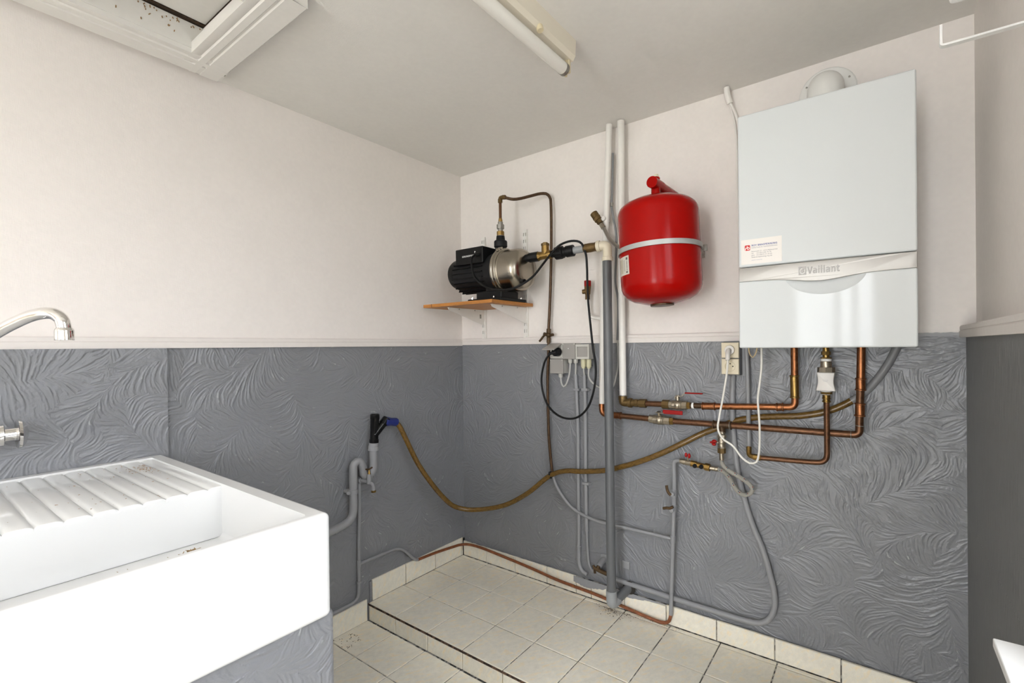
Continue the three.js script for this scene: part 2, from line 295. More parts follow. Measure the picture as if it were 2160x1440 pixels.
// ------------------------------------------------------------------ the room
const ceilY = (x) => 2.037 + 0.0125 * x;
const XR = 2.068, XRL = 2.045;                            // right wall (upper plaster, lower grey face)
{ // floor and platform, tiled
  const tileGeo = new Map();
  function tileShape(w, d, t = 0.008) {                   // lies in x/z, top at y = 0, with a small chamfer
    const k = w.toFixed(3) + '_' + d.toFixed(3); if (tileGeo.has(k)) return tileGeo.get(k);
    const c = 0.0016, hw = w / 2, hd = d / 2, p = [], quad = (a, b, e, f) => p.push(...a, ...b, ...e, ...a, ...e, ...f);
    const T = [[-hw + c, 0, hd - c], [hw - c, 0, hd - c], [hw - c, 0, -hd + c], [-hw + c, 0, -hd + c]], U = [[-hw, -c, hd], [hw, -c, hd], [hw, -c, -hd], [-hw, -c, -hd]], L = U.map((q) => [q[0], -t, q[2]]);
    quad(...T); for (let i = 0; i < 4; i++) { const j = (i + 1) % 4; quad(U[i], U[j], T[j], T[i]); quad(L[i], L[j], U[j], U[i]); }
    quad(L[3], L[2], L[1], L[0]);
    const g = new THREE.BufferGeometry(); g.setAttribute('position', new THREE.Float32BufferAttribute(p, 3)); g.computeVertexNormals(); metricUV(g);
    const uv = g.attributes.uv; const o = [rr(0, 1), rr(0, 1)]; for (let i = 0; i < uv.count; i++) uv.setXY(i, uv.getX(i) + o[0], uv.getY(i) + o[1]);
    tileGeo.set(k, g); return g;
  }
  const gap = 0.0042;
  function layFlat(parent, xs, zs, y, name) {
    for (let i = 0; i < xs.length - 1; i++) for (let j = 0; j < zs.length - 1; j++) {
      const m = part(parent, name, tileShape(xs[i + 1] - xs[i] - gap, zs[j + 1] - zs[j] - gap), M.tile[Math.floor(rnd() * 3)]);
      m.position.set((xs[i] + xs[i + 1]) / 2, y + rr(-0.0004, 0.0006), (zs[j] + zs[j + 1]) / 2); m.rotation.set(rr(-0.002, 0.002), rnd() > 0.5 ? Math.PI : 0, rr(-0.002, 0.002));
    }
  }
  const floor = struct('floor', 'cream ceramic tiled floor in front of the raised step', 'floor');
  part(floor, 'screed', bx(-0.15, 2.3, -0.2, -0.0785, 0.55, ZF + 0.15), M.grout);
  const fx = [0.006, 0.181, 0.376, 0.571, 0.766, 0.961, 1.156, 1.351, 1.546, 1.741, 1.936, 2.045], fz = [0.606, 0.784, 0.974, 1.166, 1.358, 1.55, 1.742, 1.934, 2.126, 2.318, 2.51, 2.702, 2.894, 3.086, 3.278, 3.470, 3.662, 3.854, 4.046, 4.238, 4.430, 4.622, 4.814, 5.0];
  layFlat(floor, fx, fz, -0.075, 'floor_tile');
  const plat = struct('platform', 'raised cream tiled step under the boiler', 'step');
  part(plat, 'screed', bx(0, XRL, -0.2, -0.0035, 0, 0.595), M.grout);
  const px = [0.008, 0.191, 0.387, 0.578, 0.771, 0.962, 1.155, 1.348, 1.541, 1.734, 1.927, 2.045], pz = [0.022, 0.045, 0.23, 0.416, 0.604];
  layFlat(plat, px, pz, 0, 'floor_tile');
  part(plat, 'edge_joint', bx(0.004, XRL, -0.012, -0.004, 0.594, 0.6035), S({ color: col(0.30, 0.18, 0.12), map: groutCol, roughness: 0.9 }), 'dirty brown joint along the step edge');
  for (let i = 0; i < px.length - 1; i++) { const m = part(plat, 'riser_tile', tileShape(px[i + 1] - px[i] - gap, 0.062), M.tile[i % 3]); m.rotation.x = Math.PI / 2; m.position.set((px[i] + px[i + 1]) / 2, -0.0435, 0.604); }

  // skirting tiles
  const bb = struct('baseboard_back', 'cream tile skirting along the back wall', 'skirting');
  part(bb, 'mortar', bx(0, XRL, -0.004, 0.072, 0, 0.0135), M.grout);
  const sx = [0.0125, 0.175, 0.366, 0.557, 0.717, 0.795, 0.955, 1.137, 1.333, 1.532, 1.73, 1.93, 2.045];
  for (let i = 0; i < sx.length - 1; i++) {
    const hgt = i === 4 || i === 5 ? 0.070 : i === 6 ? 0.068 : 0.0745 + rr(-0.001, 0.0015);
    const m = part(bb, 'skirting_tile', tileShape(sx[i + 1] - sx[i] - 0.0035, hgt), M.tile[(i + 1) % 3]); m.rotation.x = Math.PI / 2; m.rotation.z = 0; m.position.set((sx[i] + sx[i + 1]) / 2, 0.001 + hgt / 2, 0.0215 + rr(-0.0006, 0.0006));
  }
  // wall paint slopped over the tiles beside the pipe hole
  const sm = []; for (let x = 0.705; x <= 1.125; x += 0.006) { const e = x < 0.90 ? 0.026 + 0.012 * (fbm(n2, x * 60, 1, 64) - 0.5) + 0.010 * Math.sin((x - 0.705) * 26) : 0.030 * Math.max(0, (1.125 - x) / 0.225) + 0.006 * (fbm(n2, x * 60, 5, 64) - 0.5); sm.push([x, 0.0765 - Math.max(0.002, e)]); }
  const sg = extrude([[0.705, 0.0772], ...sm, [1.125, 0.0772]], 0.0012); sg.translate(0, 0, 0.0212); part(bb, 'paint_smear', sg, M.paintGrey, 'grey wall paint slopped onto the tiles');
  const bl = struct('baseboard_left', 'cream tile skirting along the left wall', 'skirting');
  part(bl, 'mortar', bx(0, 0.004, -0.075, 0.088, 0.0, 0.585), M.grout);
  const sz = [0.0225, 0.034, 0.218, 0.402, 0.586];
  for (let i = 0; i < sz.length - 1; i++) { const w = sz[i + 1] - sz[i] - 0.0035, m = part(bl, 'skirting_tile', tileShape(w, 0.093), M.tile[i % 3]); m.rotation.set(Math.PI / 2, 0, -Math.PI / 2, 'ZXY'); m.rotation.set(0, 0, 0); m.quaternion.setFromRotationMatrix(new THREE.Matrix4().makeBasis(V(0, 0, -1), V(1, 0, 0), V(0, -1, 0))); m.position.set(0.0115, 0.0475, (sz[i] + sz[i + 1]) / 2); }
  for (const [a, b] of [[0.61, 0.79], [0.79, 0.98], [0.98, 1.17], [1.17, 1.315]]) { const m = part(bl, 'skirting_tile', tileShape(b - a - 0.0035, 0.093), M.tile[1]); m.quaternion.setFromRotationMatrix(new THREE.Matrix4().makeBasis(V(0, 0, -1), V(1, 0, 0), V(0, -1, 0))); m.position.set(0.0115, -0.0275, (a + b) / 2); }
  part(bl, 'render_edge', rbx(0, 0.011, -0.075, 0.09, 0.587, 0.598, 0.003), M.relief);
}
{ // walls
  const wb = struct('wall_back', 'back wall, warm white above and combed grey relief below', 'wall');
  part(wb, 'plaster', bx(-0.15, 2.25, -0.2, 2.3, -0.15, 0), M.wall);
  part(wb, 'relief_panel', bx(0, XRL, -0.05, 1.1435, 0, 0.004), M.relief, 'grey painted relief with combed plume pattern');
  // ragged paint edge where no rail covers it, to the right of the boiler
  const edge = []; for (let x = 1.88; x <= 2.0451; x += 0.006) edge.push([x, 1.1445 + 0.0032 * (fbm(n1, x * 90, 3, 64) - 0.5)]);
  part(wb, 'paint_edge', extrude([[1.88, 1.135], ...edge, [2.045, 1.135]], 0.0042), M.paintGrey);
  const wl = struct('wall_left', 'left wall, warm white above and combed grey relief below', 'wall');
  part(wl, 'plaster', bx(-0.15, 0, -0.2, 2.3, 0, ZF + 0.15), M.wall);
  part(wl, 'relief_panel', bx(0, 0.004, -0.075, 1.1405, 0, 1.32), M.relief, 'grey painted relief with combed plume pattern');
  const lp = bx(0, 0.022, -0.075, 1.1235, 1.32, 2.4); part(wl, 'splash_panel', lp, M.relief, 'thicker grey relief panel behind the sink');
  const wr = struct('wall_right', 'right wall, off-white above and dark brushed grey below', 'wall');
  const holed = []; let zc = 0; for (const w of [WIN, WIN2]) { holed.push(bx(XR, XR + 0.15, -0.2, 2.3, zc, w.z0), bx(XR, XR + 0.15, -0.2, w.y0, w.z0, w.z1), bx(XR, XR + 0.15, w.y1, 2.3, w.z0, w.z1)); zc = w.z1; } holed.push(bx(XR, XR + 0.15, -0.2, 2.3, zc, ZF + 0.15));
  part(wr, 'plaster', mg(holed), M.wall);
  part(wr, 'lower_panel', mg([bx(XRL, XR, -0.2, 1.1405, 0, 0.86), bx(XRL, XR, -0.2, 0.64, 0.86, 1.9)]), M.greySmooth, 'smooth dark grey painted boarding');
  const wf = struct('wall_front', 'front wall with the glazed garden door', 'wall');
  part(wf, 'plaster', mg([bx(-0.15, DOOR.x0, -0.2, 2.3, ZF, ZF + 0.15), bx(DOOR.x1, 2.25, -0.2, 2.3, ZF, ZF + 0.15), bx(DOOR.x0, DOOR.x1, DOOR.y1, 2.3, ZF, ZF + 0.15), bx(DOOR.x0, DOOR.x1, -0.2, -0.0785, ZF, ZF + 0.15)]), M.wall);
  // ceiling with the hatch opening
  const HX0 = 0.17, HX1 = 0.54, HZ0 = 1.263, HZ1 = 1.80;
  const ce = struct('ceiling', 'off-white painted ceiling with loft hatch', 'ceiling');
  const ha = HX0 - 0.014, hb = HX1 + 0.014, hc = HZ0 - 0.014, hd = HZ1 + 0.014;
  const cg = mg([bx(-0.15, 2.25, 2.037, 2.10, -0.15, hc), bx(-0.15, 2.25, 2.037, 2.10, hd, ZF + 0.15), bx(-0.15, ha, 2.037, 2.10, hc, hd), bx(hb, 2.25, 2.037, 2.10, hc, hd)]);
  const p = cg.attributes.position; for (let i = 0; i < p.count; i++) p.setY(i, p.getY(i) + 0.0125 * p.getX(i));
  part(ce, 'ceiling_board', cg, M.ceil);
  // dado rails
  const railProfile = (d) => [[0, 0], [d, 0], [d, 0.0185], [d - 0.0022, 0.0195], [d - 0.0022, 0.0210], [d - 0.001, 0.0218], [d - 0.001, 0.0305], [d - 0.004, 0.0345], [0, 0.0345]];
  const rb = struct('trim_1', 'white painted dado rail on the back wall', 'rail');
  let g = extrude(railProfile(0.014).map(([a, b]) => [a, b]), 1.50); g.rotateY(-Math.PI / 2); g.applyMatrix4(new THREE.Matrix4().makeScale(-1, 1, 1)); g.applyMatrix4(new THREE.Matrix4().makeTranslation(0.0, 1.1275, 0)); g = flipIfInside(g); part(rb, 'dado_rail', metricUV(g), M.rail);
  const rl = struct('trim_2', 'white painted dado rail on the left wall', 'rail');
  g = extrude(railProfile(0.015), 2.40); g.translate(0, 1.1235, 0.014); part(rl, 'dado_rail', metricUV(g), M.rail);
  const rt = struct('trim_3', 'white painted dado rail at the top of the dark right wall panel', 'rail');
  g = extrude(railProfile(0.038), 0.94); g.applyMatrix4(new THREE.Matrix4().makeScale(-1, 1, 1)); g.translate(XR, 1.1295, 0.002); g = flipIfInside(g); part(rt, 'dado_rail', metricUV(g), M.rail);
  function flipIfInside(q) { const h = q.index ? q.toNonIndexed() : q, a = h.attributes.position; for (let i = 0; i < a.count; i += 3) { const t = [a.getX(i), a.getY(i), a.getZ(i)]; a.setXYZ(i, a.getX(i + 1), a.getY(i + 1), a.getZ(i + 1)); a.setXYZ(i + 1, ...t); } h.computeVertexNormals(); return h; }
  // window in the right wall (behind the edge of the view) with its sill
  for (const [n, w, lab] of [['window_1', WIN, 'white framed window in the right wall above the white sill'], ['window_2', WIN2, 'wider white framed window farther along the right wall']]) {
    const w1 = struct(n, lab, 'window'), { z0, z1, y0, y1 } = w, zm = (z0 + z1) / 2;
    const bar = (a, b, c, d, f) => mg([bx(2.15, 2.20, a, a + f, c, d), bx(2.15, 2.20, b - f, b, c, d), bx(2.15, 2.20, a, b, c, c + f), bx(2.15, 2.20, a, b, d - f, d)]);
    part(w1, 'window_frame', bar(y0, y1, z0, z1, 0.05), M.white);
    part(w1, 'mullion', bx(2.152, 2.198, y0, y1, zm - 0.025, zm + 0.025), M.white);
    for (const [a, b] of [[z0, zm], [zm, z1]]) part(w1, 'pane', bx(2.172, 2.178, y0 + 0.04, y1 - 0.04, a + 0.03, b - 0.03), M.glass);
    part(w1, 'window_sill', rbx(1.9765, 2.14, 0.646, 0.66, n === 'window_1' ? 0.857 : z0 - 0.08, z1 + 0.08, 0.002), M.white, 'white painted sill board');
  }
  // glazed door behind the camera
  const d1 = struct('door_1', 'white framed glazed garden door behind the viewer', 'door');
  const { x0, x1 } = DOOR, xm = (x0 + x1) / 2;
  const dz0 = ZF + 0.05, dz1 = ZF + 0.10;
  part(d1, 'door_frame', mg([bx(x0, x0 + 0.05, -0.075, 1.98, dz0, dz1), bx(x1 - 0.05, x1, -0.075, 1.98, dz0, dz1), bx(x0, x1, 1.93, 1.98, dz0, dz1), bx(x0, x1, -0.075, 0.02, dz0, dz1)]), M.white);
  const xs = [x0, x0 + 0.46, x0 + 0.63, x1];
  for (const x of xs.slice(1, 3)) part(d1, 'mullion', bx(x - 0.03, x + 0.03, 0.02, 1.93, dz0, dz1), M.white);
  for (let i = 0; i < 3; i++) part(d1, 'pane', bx(xs[i] + 0.02, xs[i + 1] - 0.02, 0.01, 1.94, dz0 + 0.02, dz0 + 0.026), M.glass);

  // loft hatch: mitred casing, lining, lid pushed aside above
  const h = thing('loft_hatch', 'open white loft hatch with moulded casing in the ceiling corner', 'hatch');
  const yb = 2.004, X0 = 0.058, X1 = 0.622, Z0 = 1.182, Z1 = 1.88;
  const casing = (a, b, up0) => { const path = [P3(a), P3(b)]; return creased(sweep(path, [[0, 0.034], [0, 0.002], [0.003, 0], [0.052, 0], [0.055, 0.004], [0.060, 0.004], [0.064, 0.0], [0.082, 0.0], [0.086, 0.004], [0.090, 0.002], [0.110, 0.002], [0.110, 0.034]], up0), 0.5); };
  part(h, 'casing_board', casing([X0, yb, Z1], [X0, yb, Z0 + 0.001], V(0, 1, 0)), M.trimWhite);
  part(h, 'casing_board', casing([X0 + 0.001, yb - 0.0006, Z0 + 0.0015], [X1, yb + 0.004, Z0 + 0.0015], V(0, 1, 0)), M.trimWhite);
  part(h, 'casing_board', casing([X1 + 0.0, yb + 0.004, Z0 + 0.11], [X1 + 0.0, yb + 0.004, Z1], V(0, 1, 0)), M.trimWhite);
  part(h, 'casing_board', casing([X1 - 0.001, yb + 0.0045, Z1], [X0 + 0.001, yb - 0.0004, Z1], V(0, 1, 0)), M.trimWhite);
  part(h, 'lining', mg([bx(HX0 - 0.012, HX0, 2.02, 2.093, HZ0 - 0.012, HZ1), bx(HX0, HX1, 2.02, 2.093, HZ0 - 0.012, HZ0), bx(HX1, HX1 + 0.012, 2.02, 2.093, HZ0, HZ1), bx(HX0, HX1, 2.02, 2.093, HZ1, HZ1 + 0.012)]), M.trimWhite);
  const lid = bx(0.1835, 0.60, 2.1005, 2.1125, 1.262, 1.86); lid.rotateZ(0); part(h, 'hatch_lid', lid, M.trimWhite);
  part(h, 'timber_edge', mg([bx(0.10, 0.182, 2.0965, 2.120, 1.2, 1.86), bx(0.183, 0.6, 2.0965, 2.110, 1.2, 1.2605)]), M.darkWood, 'rough dark timber edge beside the lid');
  part(h, 'loft_box', mg([bx(0.02, 0.8, 2.2, 2.22, 1.1, 2.0), bx(0.02, 0.04, 2.1, 2.2, 1.1, 2.0), bx(0.78, 0.8, 2.1, 2.2, 1.1, 2.0), bx(0.02, 0.8, 2.1, 2.2, 1.1, 1.12), bx(0.02, 0.8, 2.1, 2.2, 1.98, 2.0)]), M.darkWood);
  const bits = []; seed = 77; for (let i = 0; i < 26; i++) { const z = 1.27 + Math.pow(rnd(), 1.6) * 0.2, q = bx(-0.0012, 0.0012, -0.004 * rnd() - 0.001, 0.002, -0.001, 0.001); q.rotateX(rr(-0.7, 0.7)); q.translate(HX0 + 0.0008, 2.088 - Math.pow(rnd(), 3) * 0.05, z); bits.push(q); }
  const fl = part(h, 'rust_flakes', mg(bits), M.debris); fl.userData.kind = 'stuff';
}
{ // outdoors, seen only as a mirror image in the boiler front
  const g = struct('garden_ground', 'lawn outside the garden door', 'ground'); part(g, 'lawn', bx(-20, 22, -0.4, -0.21, ZF + 0.2, 40), M.grass);
  const t = thing('conifer', 'dark conifer standing in the garden outside the door', 'tree');
  part(t, 'trunk', cyl([0.75, -0.21, 9.5], [0.75, 2.2, 9.5], 0.09), M.bark);
  seed = 555; const leaves = [];
  for (let i = 0; i < 500; i++) { const u = Math.pow(rnd(), 0.8), y = 0.1 + u * 2.5, R = 0.75 * (1 - u) + 0.05, a = rr(0, 6.283), r = R * Math.sqrt(rnd()), q = new THREE.TetrahedronGeometry(rr(0.06, 0.16)); q.rotateX(rr(0, 6)); q.rotateY(rr(0, 6)); q.translate(0.75 + r * Math.cos(a), y, 9.5 + r * Math.sin(a)); leaves.push(q); }
  part(t, 'foliage', mg(leaves), M.leaf);
}

// ------------------------------------------------------------------ boiler
{
  const t = thing('wall_boiler', 'large glossy white wall boiler with silver name bar', 'boiler');
  const x0 = 1.482, x1 = 1.921, y0 = 1.104, y1 = 1.826, zf = 0.283;
  part(t, 'casing', rbx(x0 + 0.004, x1 - 0.004, y0 + 0.004, y1 - 0.003, 0.006, 0.238, 0.006), M.boiler);
  part(t, 'front_panel', rbx(x0, x1, 1.3545, y1, 0.238, zf, 0.006, 3), M.boiler);
  const ev = new Evaluator();
  const flap = new Brush(rbx(x0, x1, y0, 1.3105, 0.238, zf, 0.005, 3)), scoop = new Brush(ball([1.712, 1.318, zf + 0.010], 1, 0.112, 0.068, 0.023, 40));
  flap.updateMatrixWorld(); scoop.updateMatrixWorld();
  const cut = ev.evaluate(flap, scoop, SUBTRACTION).geometry; for (const k of Object.keys(cut.attributes)) if (!['position', 'normal', 'uv'].includes(k)) cut.deleteAttribute(k); cut.clearGroups();
  part(t, 'lower_flap', cut, M.boiler, 'white lower flap with scooped finger grip');
  const bot = [], top = []; for (let i = 0; i <= 24; i++) { const u = i / 24, x = x0 + 0.003 + u * (x1 - x0 - 0.006), b = Math.exp(-Math.pow((x - 1.70) / 0.085, 2)); bot.push([x, 1.3115 - 0.0145 * b]); top.push([x, 1.3505 + 0.001 * b]); }
  const bar = extrude([...bot, ...top.reverse()], 0.008, 0.0015); const bp = bar.attributes.position;
  for (let i = 0; i < bp.count; i++) { const u = (bp.getX(i) - 1.7015) / 0.22; bp.setZ(i, bp.getZ(i) + 0.2745 + 0.004 * (1 - u * u)); }
  part(t, 'name_bar', creased(metricUV(bar), 0.6), M.silver, 'brushed silver bar with raised lettering');
  const txt = new TextGeometry('Vaillant', { font, size: 0.0200, depth: 0.0014, curveSegments: 5, bevelEnabled: false }); txt.computeBoundingBox(); const w = txt.boundingBox.max.x; txt.scale(0.079 / w, 1.0, 1); txt.translate(1.6705, 1.3175, 0.2873);
  part(t, 'lettering', txt, M.silverText, 'raised silver word Vaillant');
  const ring = (h, r, n = 24) => Array.from({ length: n }, (_, i) => [h[0] + r[0] * Math.cos(i / n * 6.2832), h[1] + r[1] * Math.sin(i / n * 6.2832)]);
  const sq = [[1.6485, 1.3155], [1.6675, 1.3155], [1.6675, 1.3395], [1.6485, 1.3395]];
  const logo = mg([extrude(sq, 0.0014, 0, 'xy', [ring([1.658, 1.3270], [0.0075, 0.0092])]), extrude(ring([1.6575, 1.3262], [0.0042, 0.0050]), 0.0018), extrude(ring([1.6600, 1.3318], [0.0028, 0.0024]), 0.0018)]); logo.translate(0, 0, 0.2867);
  part(t, 'emblem', logo, M.silverText, 'square emblem beside the lettering');
  // installer's sticker
  const cv = document.createElement('canvas'); cv.width = 1024; cv.height = 672; const c = cv.getContext('2d');
  c.fillStyle = '#e9e3dc'; c.fillRect(0, 0, 1024, 672);
  c.fillStyle = '#c9201c'; c.beginPath(); const R = 34; c.moveTo(95 + R, 150); c.lineTo(235 - R, 150); c.quadraticCurveTo(235, 150, 235, 150 + R); c.lineTo(235, 300 - R); c.quadraticCurveTo(235, 300, 235 - R, 300); c.lineTo(95 + R, 300); c.quadraticCurveTo(95, 300, 95, 300 - R); c.lineTo(95, 150 + R); c.quadraticCurveTo(95, 150, 95 + R, 150); c.fill();
  c.strokeStyle = '#f4efe8'; c.lineWidth = 17; c.lineCap = 'round'; c.lineJoin = 'round'; c.beginPath(); c.moveTo(113, 280); c.lineTo(113, 250); c.quadraticCurveTo(113, 225, 140, 225); c.lineTo(168, 225); c.stroke(); c.beginPath(); c.moveTo(160, 180); c.lineTo(160, 240); c.stroke(); c.beginPath(); c.arc(187, 240, 27, 0, 6.2832); c.stroke();
  const line = (s, x, y, w, f, k) => { c.font = f; c.fillStyle = k; const m = c.measureText(s).width || w; c.save(); c.translate(x, y); c.scale(w / m, 1); c.fillText(s, 0, 0); c.restore(); };
  line('ROY BRASPENNING', 268, 196, 650, 'bold 66px sans-serif', '#2f3f86');
  line('SANITAIR & VERWARMING', 268, 250, 650, '44px sans-serif', '#8b8694');
  line('Biesmeel 21 - 2310 Rijkevorsel', 268, 352, 650, '44px sans-serif', '#6c6870');
  line('tel.    +32 (0)3 430 70 70', 268, 404, 500, '44px sans-serif', '#6c6870');
  line('gsm  +32 (0)475 57 23 82', 268, 456, 520, '44px sans-serif', '#6c6870');
  line('www.braspenning-roy.be', 268, 508, 520, '46px sans-serif', '#5d5960');
  line('vakman in verwarming', 268, 580, 270, '30px sans-serif', '#8890a8');
  const ct = new THREE.CanvasTexture(cv); ct.colorSpace = THREE.SRGBColorSpace;
  const st = new THREE.BoxGeometry(0.114, 0.076, 0.0005); st.translate(1.5475, 1.4005, zf + 0.0003);
  part(t, 'sticker', st, [M.white, M.white, M.white, M.white, PH({ map: ct, roughness: 0.35 }), M.white], 'white installer sticker with red square logo');
  // flue
  const f = thing('flue_elbow', 'white flue elbow rising behind the boiler top', 'flue');
  part(f, 'elbow_pipe', tube([[1.706, 1.825, 0.125], [1.706, 1.925, 0.125], [1.706, 1.927, 0.0]], 0.05, 0.085, 28), M.flue);
  part(f, 'wall_rosette', lathe([[0.045, 0], [0.084, 0], [0.084, 0.002], [0.080, 0.005], [0.052, 0.007], [0.045, 0.007]], [1.704, 1.948, 0.0005], [0, 0, 1], 32), M.flue);
  for (const a of [0.5, 2.6, 4.7]) part(f, 'screw', lathe([[0, 0.003], [0.003, 0.002], [0.0035, 0]], [1.704 + 0.07 * Math.cos(a), 1.948 + 0.07 * Math.sin(a), 0.006], [0, 0, 1], 8), M.galv);
}
// ------------------------------------------------------------------ expansion vessel
{
  const t = thing('expansion_vessel', 'red round expansion vessel strapped to the back wall', 'vessel');
  const c = [1.190, 1.262, 0.19], R = 0.144, lean = new THREE.Matrix4().makeRotationZ(0.045), mv = (g) => { g.translate(-c[0], -1.45, -c[2]); g.applyMatrix4(lean); g.translate(c[0], 1.45, c[2]); return g; };
  const prof = [[0, 0], [0.05, 0.003], [0.10, 0.016], [0.124, 0.030], [0.137, 0.047], [0.1425, 0.062], [R, 0.078], [R, 0.20], [R + 0.0012, 0.205], [R, 0.21], [R, 0.326], [0.1420, 0.341], [0.1355, 0.354], [0.122, 0.366], [0.09, 0.380], [0.045, 0.390], [0, 0.392]];
  const body = new THREE.LatheGeometry(prof.map((q) => new THREE.Vector2(q[0], q[1])), 64); body.translate(...c); part(t, 'tank', mv(body), M.red);
  part(t, 'bottom_disc', mv(cyl([c[0], c[1] - 0.004, c[2]], [c[0], c[1] + 0.004, c[2]], 0.042, 28)), M.brownPipe, 'thin brown disc under the tank');
  // strap bracket
  const strap = []; for (let i = 0; i <= 48; i++) { const a = -0.42 + i / 48 * (Math.PI + 0.84); strap.push(V(c[0] + (R + 0.004) * Math.cos(a), 1.459, c[2] + (R + 0.004) * Math.sin(a))); }
  part(t, 'strap', mv(creased(sweep([...strap], [[-0.0022, -0.0085], [0.0022, -0.0085], [0.0022, 0.0085], [-0.0022, 0.0085]], V(0, 1, 0)), 0.5)), M.strapSteel, 'galvanised steel strap');
  part(t, 'strap_tab', mv(mg([rbx(c[0] + R - 0.006, c[0] + R + 0.009, 1.444, 1.467, c[2] - 0.066, c[2] - 0.060, 0.001), rbx(c[0] - 0.11, c[0] + 0.11, 1.444, 1.474, 0.004, 0.05, 0.002)])), M.galv);
  // label on the left
  const cv = document.createElement('canvas'); cv.width = 256; cv.height = 352; const k = cv.getContext('2d'); k.fillStyle = '#d8d2c6'; k.fillRect(0, 0, 256, 352); k.fillStyle = '#c0b8a4'; k.fillRect(20, 40, 96, 270);
  k.fillStyle = '#8d877e'; for (let i = 0; i < 5; i++) k.fillRect(132 + i * 9, 70, 3, 210); k.fillStyle = '#5a554f'; k.fillRect(196, 30, 34, 46); for (let i = 0; i < 9; i++) k.fillRect(204, 96 + i * 21, 20, i % 3 ? 13 : 9); k.fillRect(192, 292, 36, 30);
  const ct = new THREE.CanvasTexture(cv); ct.colorSpace = THREE.SRGBColorSpace;
  const a0 = Math.PI * 1.25, lab = new THREE.CylinderGeometry(R + 0.0008, R + 0.0008, 0.066, 12, 1, true, -0.95, 0.50); lab.translate(c[0], 1.402, c[2]);
  part(t, 'label', mv(lab), PH({ map: ct, roughness: 0.5, side: THREE.DoubleSide }), 'white printed label');
  // red tee and wall arm on top
  const tt = part(t, 'tee', mg([cyl([1.178, 1.648, 0.19], [1.178, 1.70, 0.19], 0.0165, 20), cyl([1.177, 1.703, 0.225], [1.180, 1.703, 0.15], 0.021, 24), cyl([1.180, 1.703, 0.16], [1.183, 1.703, 0.0], 0.0195, 24), cyl([1.178, 1.70, 0.19], [1.178, 1.728, 0.185], 0.014, 16)]), M.red, 'red tee with arm to the wall');
  part(t, 'nut', hex([1.178, 1.643, 0.19], [1.178, 1.652, 0.19], 0.017), M.brassDark);
  part(t, 'vent_cap', mg([cyl([1.178, 1.727, 0.185], [1.178, 1.734, 0.185], 0.012), cyl([1.178, 1.733, 0.185], [1.178, 1.741, 0.185], 0.008)]), M.cream, 'cream cap on the tee');
  // flexible connector to its left
  const f = thing('flexible_connector', 'braided steel connector with brass cap left of the red vessel', 'hose');
  const d = dirOf([0.894, 1.620, 0.07], [0.858, 1.676, 0.075]);
  part(f, 'brass_cap', mg([cyl([0.886, 1.632, 0.07], step([0.886, 1.632, 0.07], d, 0.018), 0.0135, 6), cyl(step([0.886, 1.632, 0.07], d, 0.016), step([0.886, 1.632, 0.07], d, 0.056), 0.0165, 18), cyl(step([0.886, 1.632, 0.07], d, 0.03), step([0.886, 1.632, 0.07], d, 0.033), 0.0178, 18)]), M.brassOld);
  part(f, 'ferrule', hex([0.900, 1.611, 0.07], [0.889, 1.628, 0.07], 0.0105, 8), M.nickel);
  part(f, 'braided_hose', tube([[0.897, 1.615, 0.07], [0.906, 1.600, 0.07], [0.929, 1.559, 0.07], [0.965, 1.523, 0.06], [1.02, 1.495, 0.05], [1.08, 1.485, 0.03], [1.13, 1.485, 0.012]], 0.0075), M.steelBraid);
  part(f, 'wall_stub', mg([cyl([0.896, 1.652, 0.045], [0.896, 1.652, 0.068], 0.010), tube([[0.894, 1.652, 0.045], [0.894, 1.652, 0.02]], 0.008)]), M.whitePipe);
}
